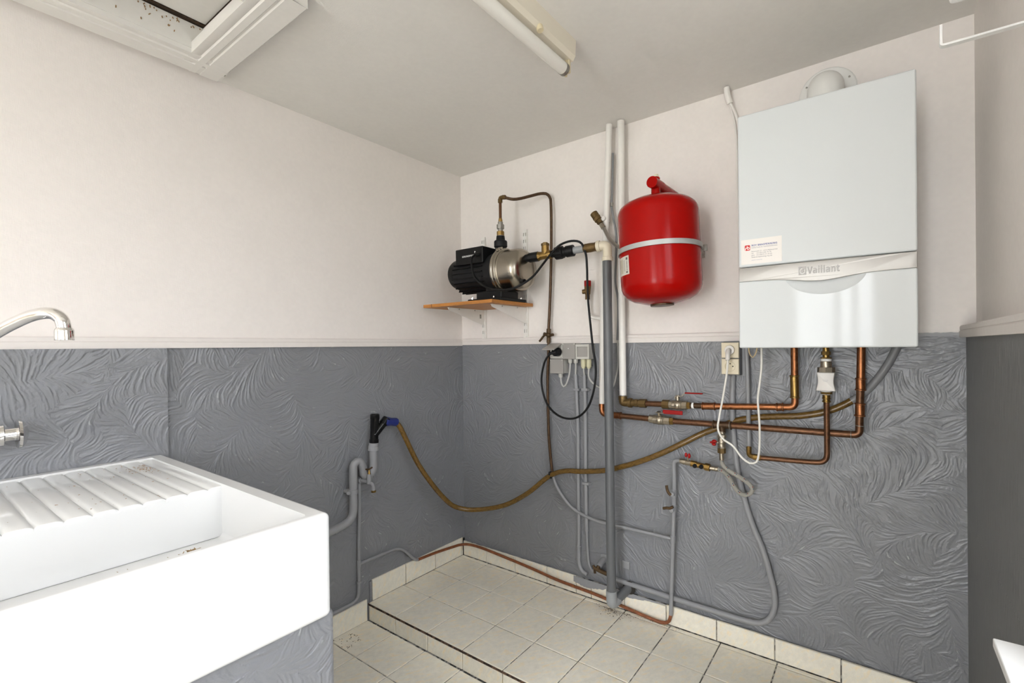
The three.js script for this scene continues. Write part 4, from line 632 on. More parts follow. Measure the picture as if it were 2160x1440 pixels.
// ------------------------------------------------------------------ filling loop and painted pipes on the back wall
{
  const t = thing('fill_pipe', 'grey painted water pipe with two brass drain cocks, left of the filling hose', 'pipe');
  part(t, 'upright', tube([[1.222, 0.668, 0.052], [1.196, 0.668, 0.048], [1.186, 0.660, 0.046], [1.1845, 0.60, 0.044], [1.180, 0.481, 0.04], [1.175, 0.351, 0.04], [1.167, 0.141, 0.04], [1.163, 0.052, 0.037]], 0.0078), M.paintGrey);
  part(t, 'branch', tube([[0.603, 0.517, 0.03], [0.615, 0.485, 0.03], [0.636, 0.450, 0.028], [0.683, 0.397, 0.024], [0.738, 0.369, 0.024], [0.818, 0.352, 0.024], [0.895, 0.349, 0.026], [1.016, 0.352, 0.03], [1.174, 0.354, 0.038]], 0.0066), M.paintGrey, 'slim grey branch curving left');
  for (const [a, b] of [[[1.1822, 0.552, 0.0425], [1.1818, 0.522, 0.042]], [[1.1805, 0.490, 0.0405], [1.1795, 0.462, 0.040]], [[1.176, 0.368, 0.04], [1.1747, 0.341, 0.04]]]) part(t, 'coupling', cyl(a, b, 0.0098), M.paintGrey);
  const c1 = part(t, 'drain_cock', mg([cyl([1.182, 0.537, 0.045], [1.181, 0.537, 0.066], 0.0085)]), M.paintGrey);
  part(c1, 'butterfly', tube([[1.178, 0.535, 0.066], [1.171, 0.541, 0.068], [1.165, 0.553, 0.068], [1.1615, 0.570, 0.067]], 0.0056), M.brassDark);
  const c2 = part(t, 'drain_cock', mg([cyl([1.180, 0.476, 0.043], [1.178, 0.474, 0.066], 0.0085)]), M.paintGrey);
  part(c2, 'butterfly', tube([[1.147, 0.4775, 0.066], [1.160, 0.482, 0.067], [1.173, 0.483, 0.067], [1.186, 0.4905, 0.066]], 0.0054), M.brassDark);
  const v = part(t, 'shut_off_valve', mg([cyl([1.210, 0.6685, 0.052], [1.222, 0.668, 0.053], 0.0092), hex([1.220, 0.668, 0.053], [1.234, 0.6675, 0.054], 0.0108, 8), cyl([1.233, 0.6675, 0.054], [1.256, 0.666, 0.056], 0.0108, 16)]), M.nickel, 'nickel shut-off valve');
  part(v, 'stem', cyl([1.244, 0.672, 0.056], [1.244, 0.690, 0.060], 0.0036), M.nickel);
  part(v, 'wing_handle', mg([ball([1.2375, 0.697, 0.062], 0.0078, 0.75, 1.15, 0.7), ball([1.2495, 0.695, 0.062], 0.0078, 0.72, 1.2, 0.7)]), M.redPlastic, 'red wing handle');
  const n = part(t, 'non_return_valve', mg([hex([1.255, 0.666, 0.056], [1.276, 0.664, 0.057], 0.0122, 8), cyl([1.275, 0.664, 0.057], [1.312, 0.661, 0.058], 0.0105, 14), hex([1.308, 0.661, 0.058], [1.326, 0.660, 0.059], 0.0142, 8)]), M.brass, 'brass non-return valve');
  for (const x of [1.2725, 1.2965]) part(n, 'test_plug', cyl([x, 0.662, 0.062], [x, 0.661, 0.0735], 0.0078, 14), M.black);
  // braided hose
  const h = thing('filling_hose', 'looped grey braided filling hose with red and blue flecks', 'hose');
  const braid = (pts, r) => { const g = sweep(samplePath(pts, 0), circ(r, 16)); return creased(g, 0.9); };
  part(h, 'hose', braid([[1.3672, 0.704, 0.058], [1.3675, 0.690, 0.058], [1.372, 0.677, 0.060], [1.384, 0.666, 0.063], [1.408, 0.653, 0.066], [1.441, 0.637, 0.066], [1.465, 0.619, 0.064], [1.472, 0.602, 0.062], [1.462, 0.586, 0.058], [1.443, 0.578, 0.054], [1.422, 0.584, 0.048], [1.404, 0.604, 0.043], [1.387, 0.632, 0.042], [1.371, 0.650, 0.048], [1.352, 0.658, 0.057], [1.342, 0.659, 0.059]], 0.0076), M.hoseBraid);
  part(h, 'ferrule', cyl([1.3672, 0.722, 0.058], [1.3674, 0.694, 0.058], 0.0086), M.nickel);
  part(h, 'ferrule', mg([cyl([1.325, 0.660, 0.059], [1.354, 0.6575, 0.057], 0.0086), cyl([1.344, 0.6585, 0.058], [1.346, 0.6582, 0.058], 0.0094)]), M.nickel);
  // conduit loop to the double socket
  const c = thing('conduit_loop', 'thick grey conduit looping from the double socket down to the skirting', 'conduit');
  part(c, 'conduit', tube([[1.400, 1.003, 0.02], [1.397, 0.90, 0.02], [1.398, 0.80, 0.016], [1.405, 0.72, 0.016], [1.415, 0.641, 0.018], [1.436, 0.554, 0.02], [1.462, 0.468, 0.022], [1.497, 0.382, 0.022], [1.517, 0.312, 0.022], [1.532, 0.246, 0.022], [1.5335, 0.196, 0.022], [1.520, 0.150, 0.024], [1.494, 0.124, 0.026], [1.459, 0.115, 0.026], [1.330, 0.113, 0.026], [1.179, 0.112, 0.022], [0.988, 0.115, 0.020], [0.915, 0.117, 0.020], [0.828, 0.122, 0.018]], 0.0098), M.paintGrey);
  // two conduits below the junction boxes
  const ca = thing('wall_conduit', 'left slim grey conduit below the junction boxes', 'conduit', 'grey conduits below the junction boxes');
  part(ca, 'conduit', tube([[0.7245, 0.988, 0.018], [0.728, 0.90, 0.016], [0.732, 0.742, 0.015], [0.731, 0.50, 0.015], [0.732, 0.300, 0.015], [0.730, 0.155, 0.015], [0.735, 0.130, 0.016], [0.748, 0.108, 0.018], [0.775, 0.098, 0.020]], 0.0082), M.paintGrey);
  part(ca, 'socket_joint', cyl([0.7308, 0.215, 0.015], [0.7303, 0.165, 0.015], 0.0096), M.paintGrey);
  part(ca, 'pipe_clip', mg([rbx(0.716, 0.745, 0.915, 0.925, 0.004, 0.0265, 0.002)]), M.paintGrey);
  const cb = thing('wall_conduit', 'right slim grey conduit below the junction boxes', 'conduit', 'grey conduits below the junction boxes');
  part(cb, 'conduit', tube([[0.7695, 0.988, 0.018], [0.771, 0.90, 0.016], [0.771, 0.742, 0.015], [0.770, 0.50, 0.015], [0.772, 0.290, 0.015]], 0.0084), M.paintGrey);
  part(cb, 'thin_conduit', tube([[0.772, 0.292, 0.015], [0.776, 0.210, 0.015], [0.782, 0.150, 0.015], [0.793, 0.126, 0.016], [0.806, 0.120, 0.018]], 0.0055), M.paintGrey);
  for (const y of [0.922, 0.505]) part(cb, 'pipe_clip', mg([rbx(0.757, 0.790, y - 0.006, y + 0.006, 0.004, 0.0270, 0.002), rbx(0.783, 0.795, y - 0.004, y + 0.004, 0.004, 0.020, 0.002)]), M.paintGrey);
  // stop valve low on the wall
  const s = thing('stop_valve', 'grey painted stop valve with tarnished brass key near the floor', 'valve');
  part(s, 'wall_plate', mg([rbx(0.838, 0.875, 0.170, 0.206, 0.004, 0.012, 0.004), rbx(0.940, 0.975, 0.168, 0.200, 0.004, 0.010, 0.004)]), M.paintGrey);
  part(s, 'body', mg([cyl([0.856, 0.186, 0.01], [0.850, 0.166, 0.050], 0.013), cyl([0.846, 0.160, 0.046], [0.858, 0.128, 0.030], 0.009), cyl([0.842, 0.128, 0.020], [0.80, 0.122, 0.018], 0.008)]), M.paintGrey);
  part(s, 'key', mg([tube([[0.829, 0.170, 0.060], [0.834, 0.156, 0.060], [0.837, 0.138, 0.060]], 0.0052), cyl([0.834, 0.158, 0.058], [0.900, 0.146, 0.056], 0.0088), cyl([0.85, 0.168, 0.05], [0.848, 0.158, 0.058], 0.008)]), M.brassDark);
  // red-brown pipe along the skirting
  const r = thing('primed_pipe', 'rust-red primed pipe running along the skirting tiles round the corner', 'pipe');
  part(r, 'pipe', tube([[1.163, 0.060, 0.037], [1.1595, 0.038, 0.036], [1.150, 0.018, 0.036], [1.128, 0.010, 0.037], [1.074, 0.011, 0.038], [0.958, 0.020, 0.036], [0.817, 0.031, 0.033], [0.625, 0.038, 0.032], [0.474, 0.053, 0.032], [0.297, 0.066, 0.032], [0.153, 0.075, 0.033], [0.085, 0.074, 0.034], [0.045, 0.0715, 0.042], [0.026, 0.0715, 0.066], [0.022, 0.074, 0.10], [0.022, 0.089, 0.242], [0.022, 0.0945, 0.340]], 0.0066), M.rust);
  seed = 9; for (const p of [[0.806, 0.0325, 0.036], [0.717, 0.036, 0.036], [1.01, 0.0175, 0.04], [0.955, 0.0215, 0.041]]) part(r, 'paint_chip', ball([p[0], p[1] + 0.003, p[2] + 0.0015], 0.004, 0.5, 0.9, 0.6, 8), M.brass);
}
// ------------------------------------------------------------------ condensate hose
{
  const t = thing('condensate_hose', 'long brown hose sagging across the corner and up to the boiler', 'hose');
  part(t, 'hose', tube([[0.062, 0.784, 0.492], [0.070, 0.765, 0.478], [0.085, 0.700, 0.452], [0.112, 0.585, 0.408], [0.135, 0.485, 0.350], [0.150, 0.405, 0.290], [0.165, 0.352, 0.238], [0.205, 0.329, 0.190], [0.279, 0.333, 0.150], [0.387, 0.364, 0.112], [0.492, 0.428, 0.080], [0.607, 0.524, 0.050], [0.684, 0.553, 0.046], [0.765, 0.562, 0.045], [0.888, 0.585, 0.045], [0.960, 0.610, 0.045], [1.034, 0.639, 0.045], [1.135, 0.688, 0.044], [1.230, 0.743, 0.035], [1.290, 0.778, 0.022], [1.345, 0.804, 0.018], [1.399, 0.831, 0.016], [1.472, 0.852, 0.018], [1.545, 0.862, 0.022], [1.622, 0.871, 0.025], [1.696, 0.891, 0.025], [1.748, 0.918, 0.025], [1.775, 0.938, 0.025]], 0.0112, 0, 16), M.hose);
  part(t, 'grey_hose', tube([[1.765, 0.930, 0.025], [1.799, 0.957, 0.025], [1.831, 0.999, 0.025], [1.863, 1.055, 0.026], [1.888, 1.115, 0.030]], 0.0116, 0, 16), M.wireGrey, 'grey upper end of the hose');
  const a = [0.060, 0.793, 0.548], b = [0.062, 0.781, 0.484];
  part(t, 'blue_tape', lathe([[0, 0], [0.0205, 0], [0.0215, 0.004], [0.019, 0.022], [0.0175, 0.034], [0.0190, 0.058], [0.0178, 0.064], [0, 0.064]], a, dirOf(a, b), 9), M.blue, 'blue tape wrapped round the joint');
  part(t, 'cable_tie', mg([cyl([0.600, 0.524, 0.047], [0.608, 0.528, 0.047], 0.0145), rbx(0.609, 0.617, 0.511, 0.519, 0.055, 0.063, 0.001)]), M.black, 'black cable tie');
  const d = thing('drain_trap', 'grey plastic drain trap with glossy black branch on the left wall', 'drain');
  part(d, 'black_branch', mg([lathe([[0, 0], [0.0195, 0], [0.0195, 0.014], [0.0178, 0.016], [0.0178, 0.042], [0.0182, 0.10], [0.0195, 0.104], [0.0195, 0.122], [0.0165, 0.124], [0.0165, 0.115], [0, 0.115]], [0.050, 0.706, 0.596], [0, 1, -0.055], 22), cyl([0.052, 0.738, 0.597], [0.060, 0.800, 0.537], 0.0165, 20), cyl([0.058, 0.782, 0.556], [0.060, 0.804, 0.534], 0.0188, 20)]), M.blackGloss);
  part(d, 'socket', mg([cyl([0.048, 0.706, 0.5955], [0.047, 0.690, 0.596], 0.0205, 22), cyl([0.047, 0.692, 0.596], [0.046, 0.672, 0.597], 0.0225, 22)]), M.paintGrey);
  part(d, 'trap_pipe', tube([[0.046, 0.682, 0.597], [0.045, 0.612, 0.597], [0.045, 0.585, 0.602], [0.045, 0.567, 0.622], [0.045, 0.578, 0.645], [0.045, 0.612, 0.650], [0.045, 0.640, 0.669], [0.045, 0.630, 0.690], [0.045, 0.600, 0.694], [0.045, 0.524, 0.6955], [0.045, 0.440, 0.696], [0.045, 0.408, 0.708], [0.045, 0.393, 0.740], [0.045, 0.385, 0.79], [0.045, 0.372, 0.90], [0.045, 0.36, 1.1]], 0.0165, 0, 20), M.paintGrey);
  part(d, 'pipe_clip', mg([cyl([0.045, 0.528, 0.6955], [0.045, 0.508, 0.6955], 0.0195, 20), rbx(0.004, 0.05, 0.512, 0.524, 0.690, 0.716, 0.003), cyl([0.045, 0.518, 0.713], [0.050, 0.518, 0.722], 0.008)]), M.paintGrey);
  const p = thing('bib_tap', 'small grey painted bib tap with brass mouth on the left wall', 'tap');
  part(p, 'body', mg([cyl([0.004, 0.552, 0.647], [0.030, 0.551, 0.645], 0.0125), cyl([0.028, 0.551, 0.645], [0.074, 0.5475, 0.637], 0.0085), cyl([0.070, 0.540, 0.637], [0.070, 0.582, 0.636], 0.0105, 16, 0.0085)]), M.paintGrey);
  part(p, 'spout', tube([[0.070, 0.545, 0.637], [0.082, 0.543, 0.633], [0.090, 0.534, 0.630], [0.092, 0.514, 0.630]], 0.0068), M.paintGrey);
  part(p, 'mouth', cyl([0.092, 0.514, 0.630], [0.092, 0.506, 0.630], 0.0102), M.brass, 'bare brass mouth');
  part(p, 'spindle', cyl([0.070, 0.580, 0.636], [0.070, 0.602, 0.635], 0.0070, 12, 0.0025), M.brass);
  part(p, 'cross_handle', mg([tube([[0.074, 0.606, 0.6535], [0.070, 0.602, 0.636], [0.066, 0.6055, 0.618]], 0.0034)]), M.brassDark);
  const v = thing('painted_pipe', 'thin grey painted water pipe on the left wall behind the bib tap', 'pipe');
  part(v, 'upright', tube([[0.018, 0.548, 0.649], [0.018, 0.40, 0.650], [0.018, 0.295, 0.654], [0.018, 0.174, 0.656], [0.018, 0.080, 0.658], [0.018, 0.052, 0.664], [0.018, 0.040, 0.684], [0.020, 0.038, 0.75], [0.026, 0.036, 0.9], [0.03, 0.036, 1.2]], 0.0068), M.paintGrey);
  part(v, 'branch', tube([[0.022, 0.0945, 0.338], [0.022, 0.099, 0.352], [0.022, 0.118, 0.374], [0.022, 0.158, 0.411], [0.022, 0.182, 0.441], [0.021, 0.192, 0.472], [0.020, 0.1925, 0.530], [0.019, 0.193, 0.655]], 0.0064), M.paintGrey);
  part(v, 'coupling', cyl([0.018, 0.21, 0.6555], [0.018, 0.178, 0.656], 0.0086), M.paintGrey);
  part(v, 'coupling', cyl([0.018, 0.120, 0.657], [0.018, 0.110, 0.6575], 0.0105), M.paintGrey);
}
// ------------------------------------------------------------------ safety valve
{
  const t = thing('safety_valve', 'small brass safety valve with red cap below the pump line', 'valve');
  part(t, 'red_cap', cyl([0.807, 1.400, 0.045], [0.807, 1.374, 0.045], 0.0155, 8), M.redPlastic);
  part(t, 'body', mg([cyl([0.807, 1.376, 0.045], [0.806, 1.340, 0.045], 0.0148, 16, 0.012), hex([0.806, 1.342, 0.045], [0.8055, 1.318, 0.045], 0.0105, 8), cyl([0.806, 1.355, 0.045], [0.785, 1.352, 0.055], 0.010)]), M.brassOld);
  part(t, 'painted_outlet_hole', cyl([0.786, 1.352, 0.0545], [0.7845, 1.352, 0.0553], 0.0068), M.holeDark);  // dark solid end, painted in for the shade inside the outlet
  part(t, 'pipe', tube([[0.8055, 1.320, 0.045], [0.806, 1.280, 0.045], [0.812, 1.255, 0.045], [0.828, 1.240, 0.045], [0.882, 1.232, 0.045]], 0.0072), M.whitePipe, 'white painted connecting pipe');
}
// ------------------------------------------------------------------ electrical boxes under the dado rail
{
  const zb = 0.055;
  const a = thing('flip_lid_socket', 'grey damp-proof socket with raised flip lid and black plug', 'socket');
  part(a, 'box', rbx(0.611, 0.678, 1.059, 1.128, 0.004, zb, 0.004), M.boxLight);
  part(a, 'insert_ring', lathe([[0.0185, 0], [0.024, 0], [0.0235, 0.0015], [0.0195, 0.0018]], [0.655, 1.0905, zb], [0, 0, 1], 24), M.boxGrey);
  const lid = rbx(0, 0.064, -0.003, 0.003, 0, 0.072, 0.002); lid.rotateX(0.36); lid.translate(0.613, 1.1265, zb); part(a, 'lid', lid, M.boxGrey, 'raised grey lid');
  part(a, 'hinge', cyl([0.62, 1.1265, zb], [0.67, 1.1265, zb], 0.0035), M.boxGrey);
  for (const [x, y] of [[0.6725, 1.0655]]) part(a, 'screw', cyl([x, y, zb - 0.001], [x, y, zb + 0.0008], 0.0016, 8), M.holeDark);
  function jbox(label, x0, x1, y0, y1, z1, frame) {
    const t = thing('junction_box', label, 'box', 'grey junction boxes under the dado rail');
    part(t, 'box', rbx(x0, x1, y0, y1, 0.004, z1 - 0.010, 0.003), M.boxLight);
    if (frame) {
      part(t, 'cover_frame', extrude([[x0 + 0.001, y0 + 0.001], [x1 - 0.001, y0 + 0.001], [x1 - 0.001, y1 - 0.001], [x0 + 0.001, y1 - 0.001]], 0.011, 0.001, 'xy', [[[x0 + 0.006, y0 + 0.009], [x1 - 0.007, y0 + 0.009], [x1 - 0.007, y1 - 0.010], [x0 + 0.006, y1 - 0.010]]]).translate(0, 0, z1 - 0.010), M.boxLight, 'pale cover frame');
      part(t, 'cover', rbx(x0 + 0.006, x1 - 0.007, y0 + 0.009, y1 - 0.010, z1 - 0.011, z1 - 0.003, 0.0015), M.boxGrey);
    } else {
      part(t, 'cover', rbx(x0 - 0.0005, x1 + 0.0005, y0 - 0.0005, y1 + 0.0005, z1 - 0.011, z1, 0.0025), M.boxGrey);
      for (const [x, y] of [[x0 + 0.004, y1 - 0.004], [x1 - 0.004, y1 - 0.004]]) part(t, 'screw_cap', cyl([x, y, z1 - 0.001], [x, y, z1 + 0.0012], 0.0038, 12), M.boxLight);
    }
    return t;
  }
  const b = jbox('plain grey junction box between the flip-lid socket and the framed box', 0.6795, 0.7455, 1.0585, 1.1285, zb);
  part(b, 'label_dot', cyl([0.710, 1.105, zb - 0.0005], [0.710, 1.105, zb + 0.0006], 0.0022, 10), M.white);
  const c = jbox('right-hand junction box with pale raised frame', 0.751, 0.819, 1.0585, 1.1235, zb + 0.004, true);
  const d = jbox('lower grey junction box hanging below the flip-lid socket', 0.6105, 0.6805, 0.9925, 1.0575, zb);
  const gland = (t, x, y, r, m, L = 0.020) => part(t, 'cable_gland', mg([hex([x, y + 0.001, 0.034], [x, y - L * 0.45, 0.034], r, 8), cyl([x, y - L * 0.4, 0.034], [x, y - L * 0.85, 0.034], r * 0.95, 12), cyl([x, y - L * 0.82, 0.034], [x, y - L, 0.034], r * 0.7, 12)]), m);
  gland(b, 0.7075, 1.0585, 0.0105, M.boxLight); gland(b, 0.7355, 1.0585, 0.0105, M.boxLight);
  gland(c, 0.7755, 1.0585, 0.0118, M.glandYellow, 0.042); gland(c, 0.8025, 1.0585, 0.0118, M.glandYellow, 0.042);
  gland(d, 0.655, 0.9925, 0.0105, M.boxLight);
  const grp = 'grey cables below the junction boxes', cable = (label, pts) => single('grey_cable', tube(pts, 0.0036, 0, 10), M.cableGrey, label, 'cable', grp);
  cable('grey cable looping between the plain and the lower junction box', [[0.7075, 1.040, 0.034], [0.704, 1.004, 0.034], [0.694, 0.966, 0.034], [0.680, 0.939, 0.033], [0.669, 0.932, 0.033], [0.659, 0.944, 0.033], [0.6545, 0.975, 0.034]]);
  cable('short grey cable entering the left conduit', [[0.7355, 1.040, 0.034], [0.732, 1.015, 0.028], [0.7255, 0.995, 0.02], [0.7248, 0.975, 0.018]]);
  cable('short grey cable entering the right conduit', [[0.7755, 1.018, 0.034], [0.774, 1.005, 0.030], [0.770, 0.992, 0.02], [0.770, 0.975, 0.018]]);
  cable('grey cable curving from the framed box behind the left white riser', [[0.8025, 1.018, 0.034], [0.800, 0.985, 0.032], [0.806, 0.965, 0.028], [0.820, 0.948, 0.02], [0.853, 0.928, 0.014], [0.89, 0.915, 0.012]]);
}
// ------------------------------------------------------------------ double wall socket, boiler cord
{
  const t = thing('double_socket', 'cream double wall socket left of the boiler', 'socket');
  part(t, 'back_box', rbx(1.3735, 1.4305, 1.004, 1.1265, 0.004, 0.046, 0.002), M.socketGrey, 'dark grey surface box');
  part(t, 'side_plate', rbx(1.4305, 1.441, 1.000, 1.124, 0.004, 0.012, 0.001), M.paintGrey);
  for (const [y, live] of [[1.0955, true], [1.0365, false]]) {
    const hole = Array.from({ length: 28 }, (_, i) => [1.3995 + 0.0188 * Math.cos(-i / 28 * 6.2832), y + 0.0188 * Math.sin(-i / 28 * 6.2832)]);
    const g = extrude([[1.372, y - 0.0265], [1.4275, y - 0.0265], [1.4275, y + 0.0250], [1.372, y + 0.0250]], 0.011, 0.0022, 'xy', [hole]); g.translate(0, 0, 0.046);
    const c = part(t, 'cover_plate', g, M.socket);
    part(c, 'socket_well', mg([cyl([1.3995, y, 0.044], [1.3995, y, live ? 0.049 : 0.0565], 0.0180, 28)]), M.socket);
    if (!live) for (const [dx, dy] of [[-0.0095, 0], [0.0095, 0], [0, 0.0095]]) part(c, 'painted_pin_hole', cyl([1.3995 + dx, y + dy, 0.0560], [1.3995 + dx, y + dy, 0.0570], 0.0024, 10), M.holeDark);  // dark studs painted in for the shade inside the pin holes
  }
  const k = thing('boiler_cord', 'white power cord hanging in a loop from socket to boiler', 'cable');
  part(k, 'plug', mg([cyl([1.3995, 1.0955, 0.050], [1.3995, 1.0955, 0.068], 0.0168, 24), tube([[1.3995, 1.0955, 0.068], [1.3998, 1.093, 0.082], [1.4005, 1.080, 0.092], [1.4020, 1.060, 0.098]], 0.0082, 0, 14)]), M.plugWhite);
  part(k, 'cord', tube([[1.4015, 1.068, 0.096], [1.4015, 1.040, 0.102], [1.399, 1.006, 0.106], [1.386, 0.922, 0.110], [1.375, 0.859, 0.114], [1.371, 0.816, 0.118], [1.387, 0.784, 0.118], [1.420, 0.763, 0.118], [1.451, 0.725, 0.118], [1.477, 0.709, 0.118], [1.496, 0.715, 0.118], [1.504, 0.740, 0.118], [1.508, 0.829, 0.118], [1.505, 0.889, 0.118], [1.503, 0.929, 0.118], [1.509, 0.981, 0.118], [1.515, 1.037, 0.118], [1.516, 1.112, 0.118]], 0.0036, 0, 10), M.cableWhite);
  single('thin_wire', tube([[1.463, 1.112, 0.06], [1.466, 1.085, 0.06], [1.475, 1.069, 0.06], [1.485, 1.080, 0.06], [1.493, 1.112, 0.06]], 0.0024, 0, 8), M.wireCream, 'thin yellowish wire loop under the boiler corner', 'wire');
  // cables from the ceiling beside the boiler
  const c = thing('ceiling_cable', 'white cables leaving a pipe stub at the ceiling left of the boiler', 'cable');
  part(c, 'pipe_stub', tube([[1.392, 2.052, 0.040], [1.395, 2.020, 0.036], [1.401, 1.995, 0.030]], 0.0105), M.whitePipe);
  part(c, 'cable', tube([[1.400, 2.002, 0.030], [1.408, 1.982, 0.026], [1.420, 1.950, 0.022], [1.428, 1.905, 0.020], [1.430, 1.83, 0.020], [1.432, 1.60, 0.020], [1.436, 1.35, 0.020], [1.44, 1.17, 0.020]], 0.0048, 0, 10), M.whitePipe);
  part(c, 'thin_cable', tube([[1.396, 2.010, 0.026], [1.402, 1.980, 0.018], [1.410, 1.945, 0.012], [1.417, 1.88, 0.010], [1.419, 1.70, 0.010], [1.424, 1.40, 0.010], [1.43, 1.17, 0.010]], 0.0032, 0, 8), M.whitePipe);
  // grey wire hanging between the risers
  const w = thing('hanging_wire', 'grey wire hanging between the two white risers', 'wire');
  part(w, 'wire', tube([[0.9275, 1.93, 0.03], [0.921, 1.75, 0.03], [0.918, 1.711, 0.03], [0.927, 1.656, 0.03], [0.9385, 1.583, 0.03], [0.936, 1.472, 0.03], [0.933, 1.383, 0.03], [0.943, 1.316, 0.03], [0.9445, 1.254, 0.03], [0.942, 1.200, 0.03], [0.9395, 1.139, 0.03]], 0.0048, 0, 10), M.wireGrey);
  part(w, 'pale_wire', tube([[0.9395, 1.145, 0.03], [0.9425, 1.10, 0.03], [0.942, 1.038, 0.03], [0.932, 0.985, 0.03], [0.917, 0.945, 0.028], [0.902, 0.925, 0.022]], 0.0035, 0, 8), M.cableGrey);
  part(w, 'wire_clip', cyl([0.9195, 1.722, 0.03], [0.9185, 1.706, 0.03], 0.0066), M.galv);
}
// ------------------------------------------------------------------ ceiling lamp, hooks
{
  const t = thing('fluorescent_lamp', 'unlit fluorescent tube on a yellowed batten at the ceiling', 'lamp');
  const xb = 1.062, z0 = 0.598, z1 = 1.82;
  const prof = [[-0.026, 0.062], [-0.023, 0.012], [-0.015, 0.0], [0.015, 0.0], [0.023, 0.012], [0.026, 0.062]];
  const g = extrude(prof, z1 - z0, 0.0015); g.translate(xb, 1.992, z0); part(t, 'batten', metricUV(g), M.lampBody, 'yellowed cream batten');
  part(t, 'tube', cyl([xb - 0.003, 1.962, z0 + 0.028], [xb - 0.003, 1.962, z1 - 0.028], 0.0185, 28), M.lampTube);
  for (const z of [z0 + 0.026, z1 - 0.026]) part(t, 'end_cap', cyl([xb - 0.003, 1.962, z - 0.008], [xb - 0.003, 1.962, z + 0.008], 0.0188, 28), M.galv);
  for (const z of [z0 + 0.012, z1 - 0.012]) part(t, 'lamp_holder', mg([rbx(xb - 0.018, xb + 0.012, 1.952, 1.996, z - 0.006, z + 0.006, 0.003), cyl([xb - 0.003, 1.945, z], [xb - 0.003, 1.955, z], 0.005)]), M.lampHolder);
  part(t, 'starter', cyl([xb + 0.018, 2.0, 0.78], [xb + 0.022, 1.985, 0.78], 0.010), M.lampHolder);
  part(t, 'screw', cyl([xb + 0.021, 2.01, 0.98], [xb + 0.024, 2.008, 0.98], 0.003), M.brassDark);
  const hk = (label, y, xe, z) => {
    const h = thing('wall_hook', label, 'hook', 'white flat hooks on the right wall');
    part(h, 'arm', creased(sweep(samplePath([[XR, y, z], [xe + 0.006, y, z], [xe - 0.004, y + 0.001, z], [xe - 0.004, y + 0.042, z]], 0.010), [[-0.0065, -0.002], [0.0065, -0.002], [0.0065, 0.002], [-0.0065, 0.002]], V(0, 1, 0)), 0.5), M.white);
    part(h, 'wall_plate', rbx(XR - 0.003, XR, y - 0.02, y + 0.02, z - 0.0065, z + 0.0065, 0.001), M.white);
  };
  hk('white flat steel hook with upturned end, fully in view near the ceiling', 1.7105, 1.9465, 0.60);
  hk('second white hook, only its bend showing at the top edge', 1.7105, 1.9475, 0.757);
}
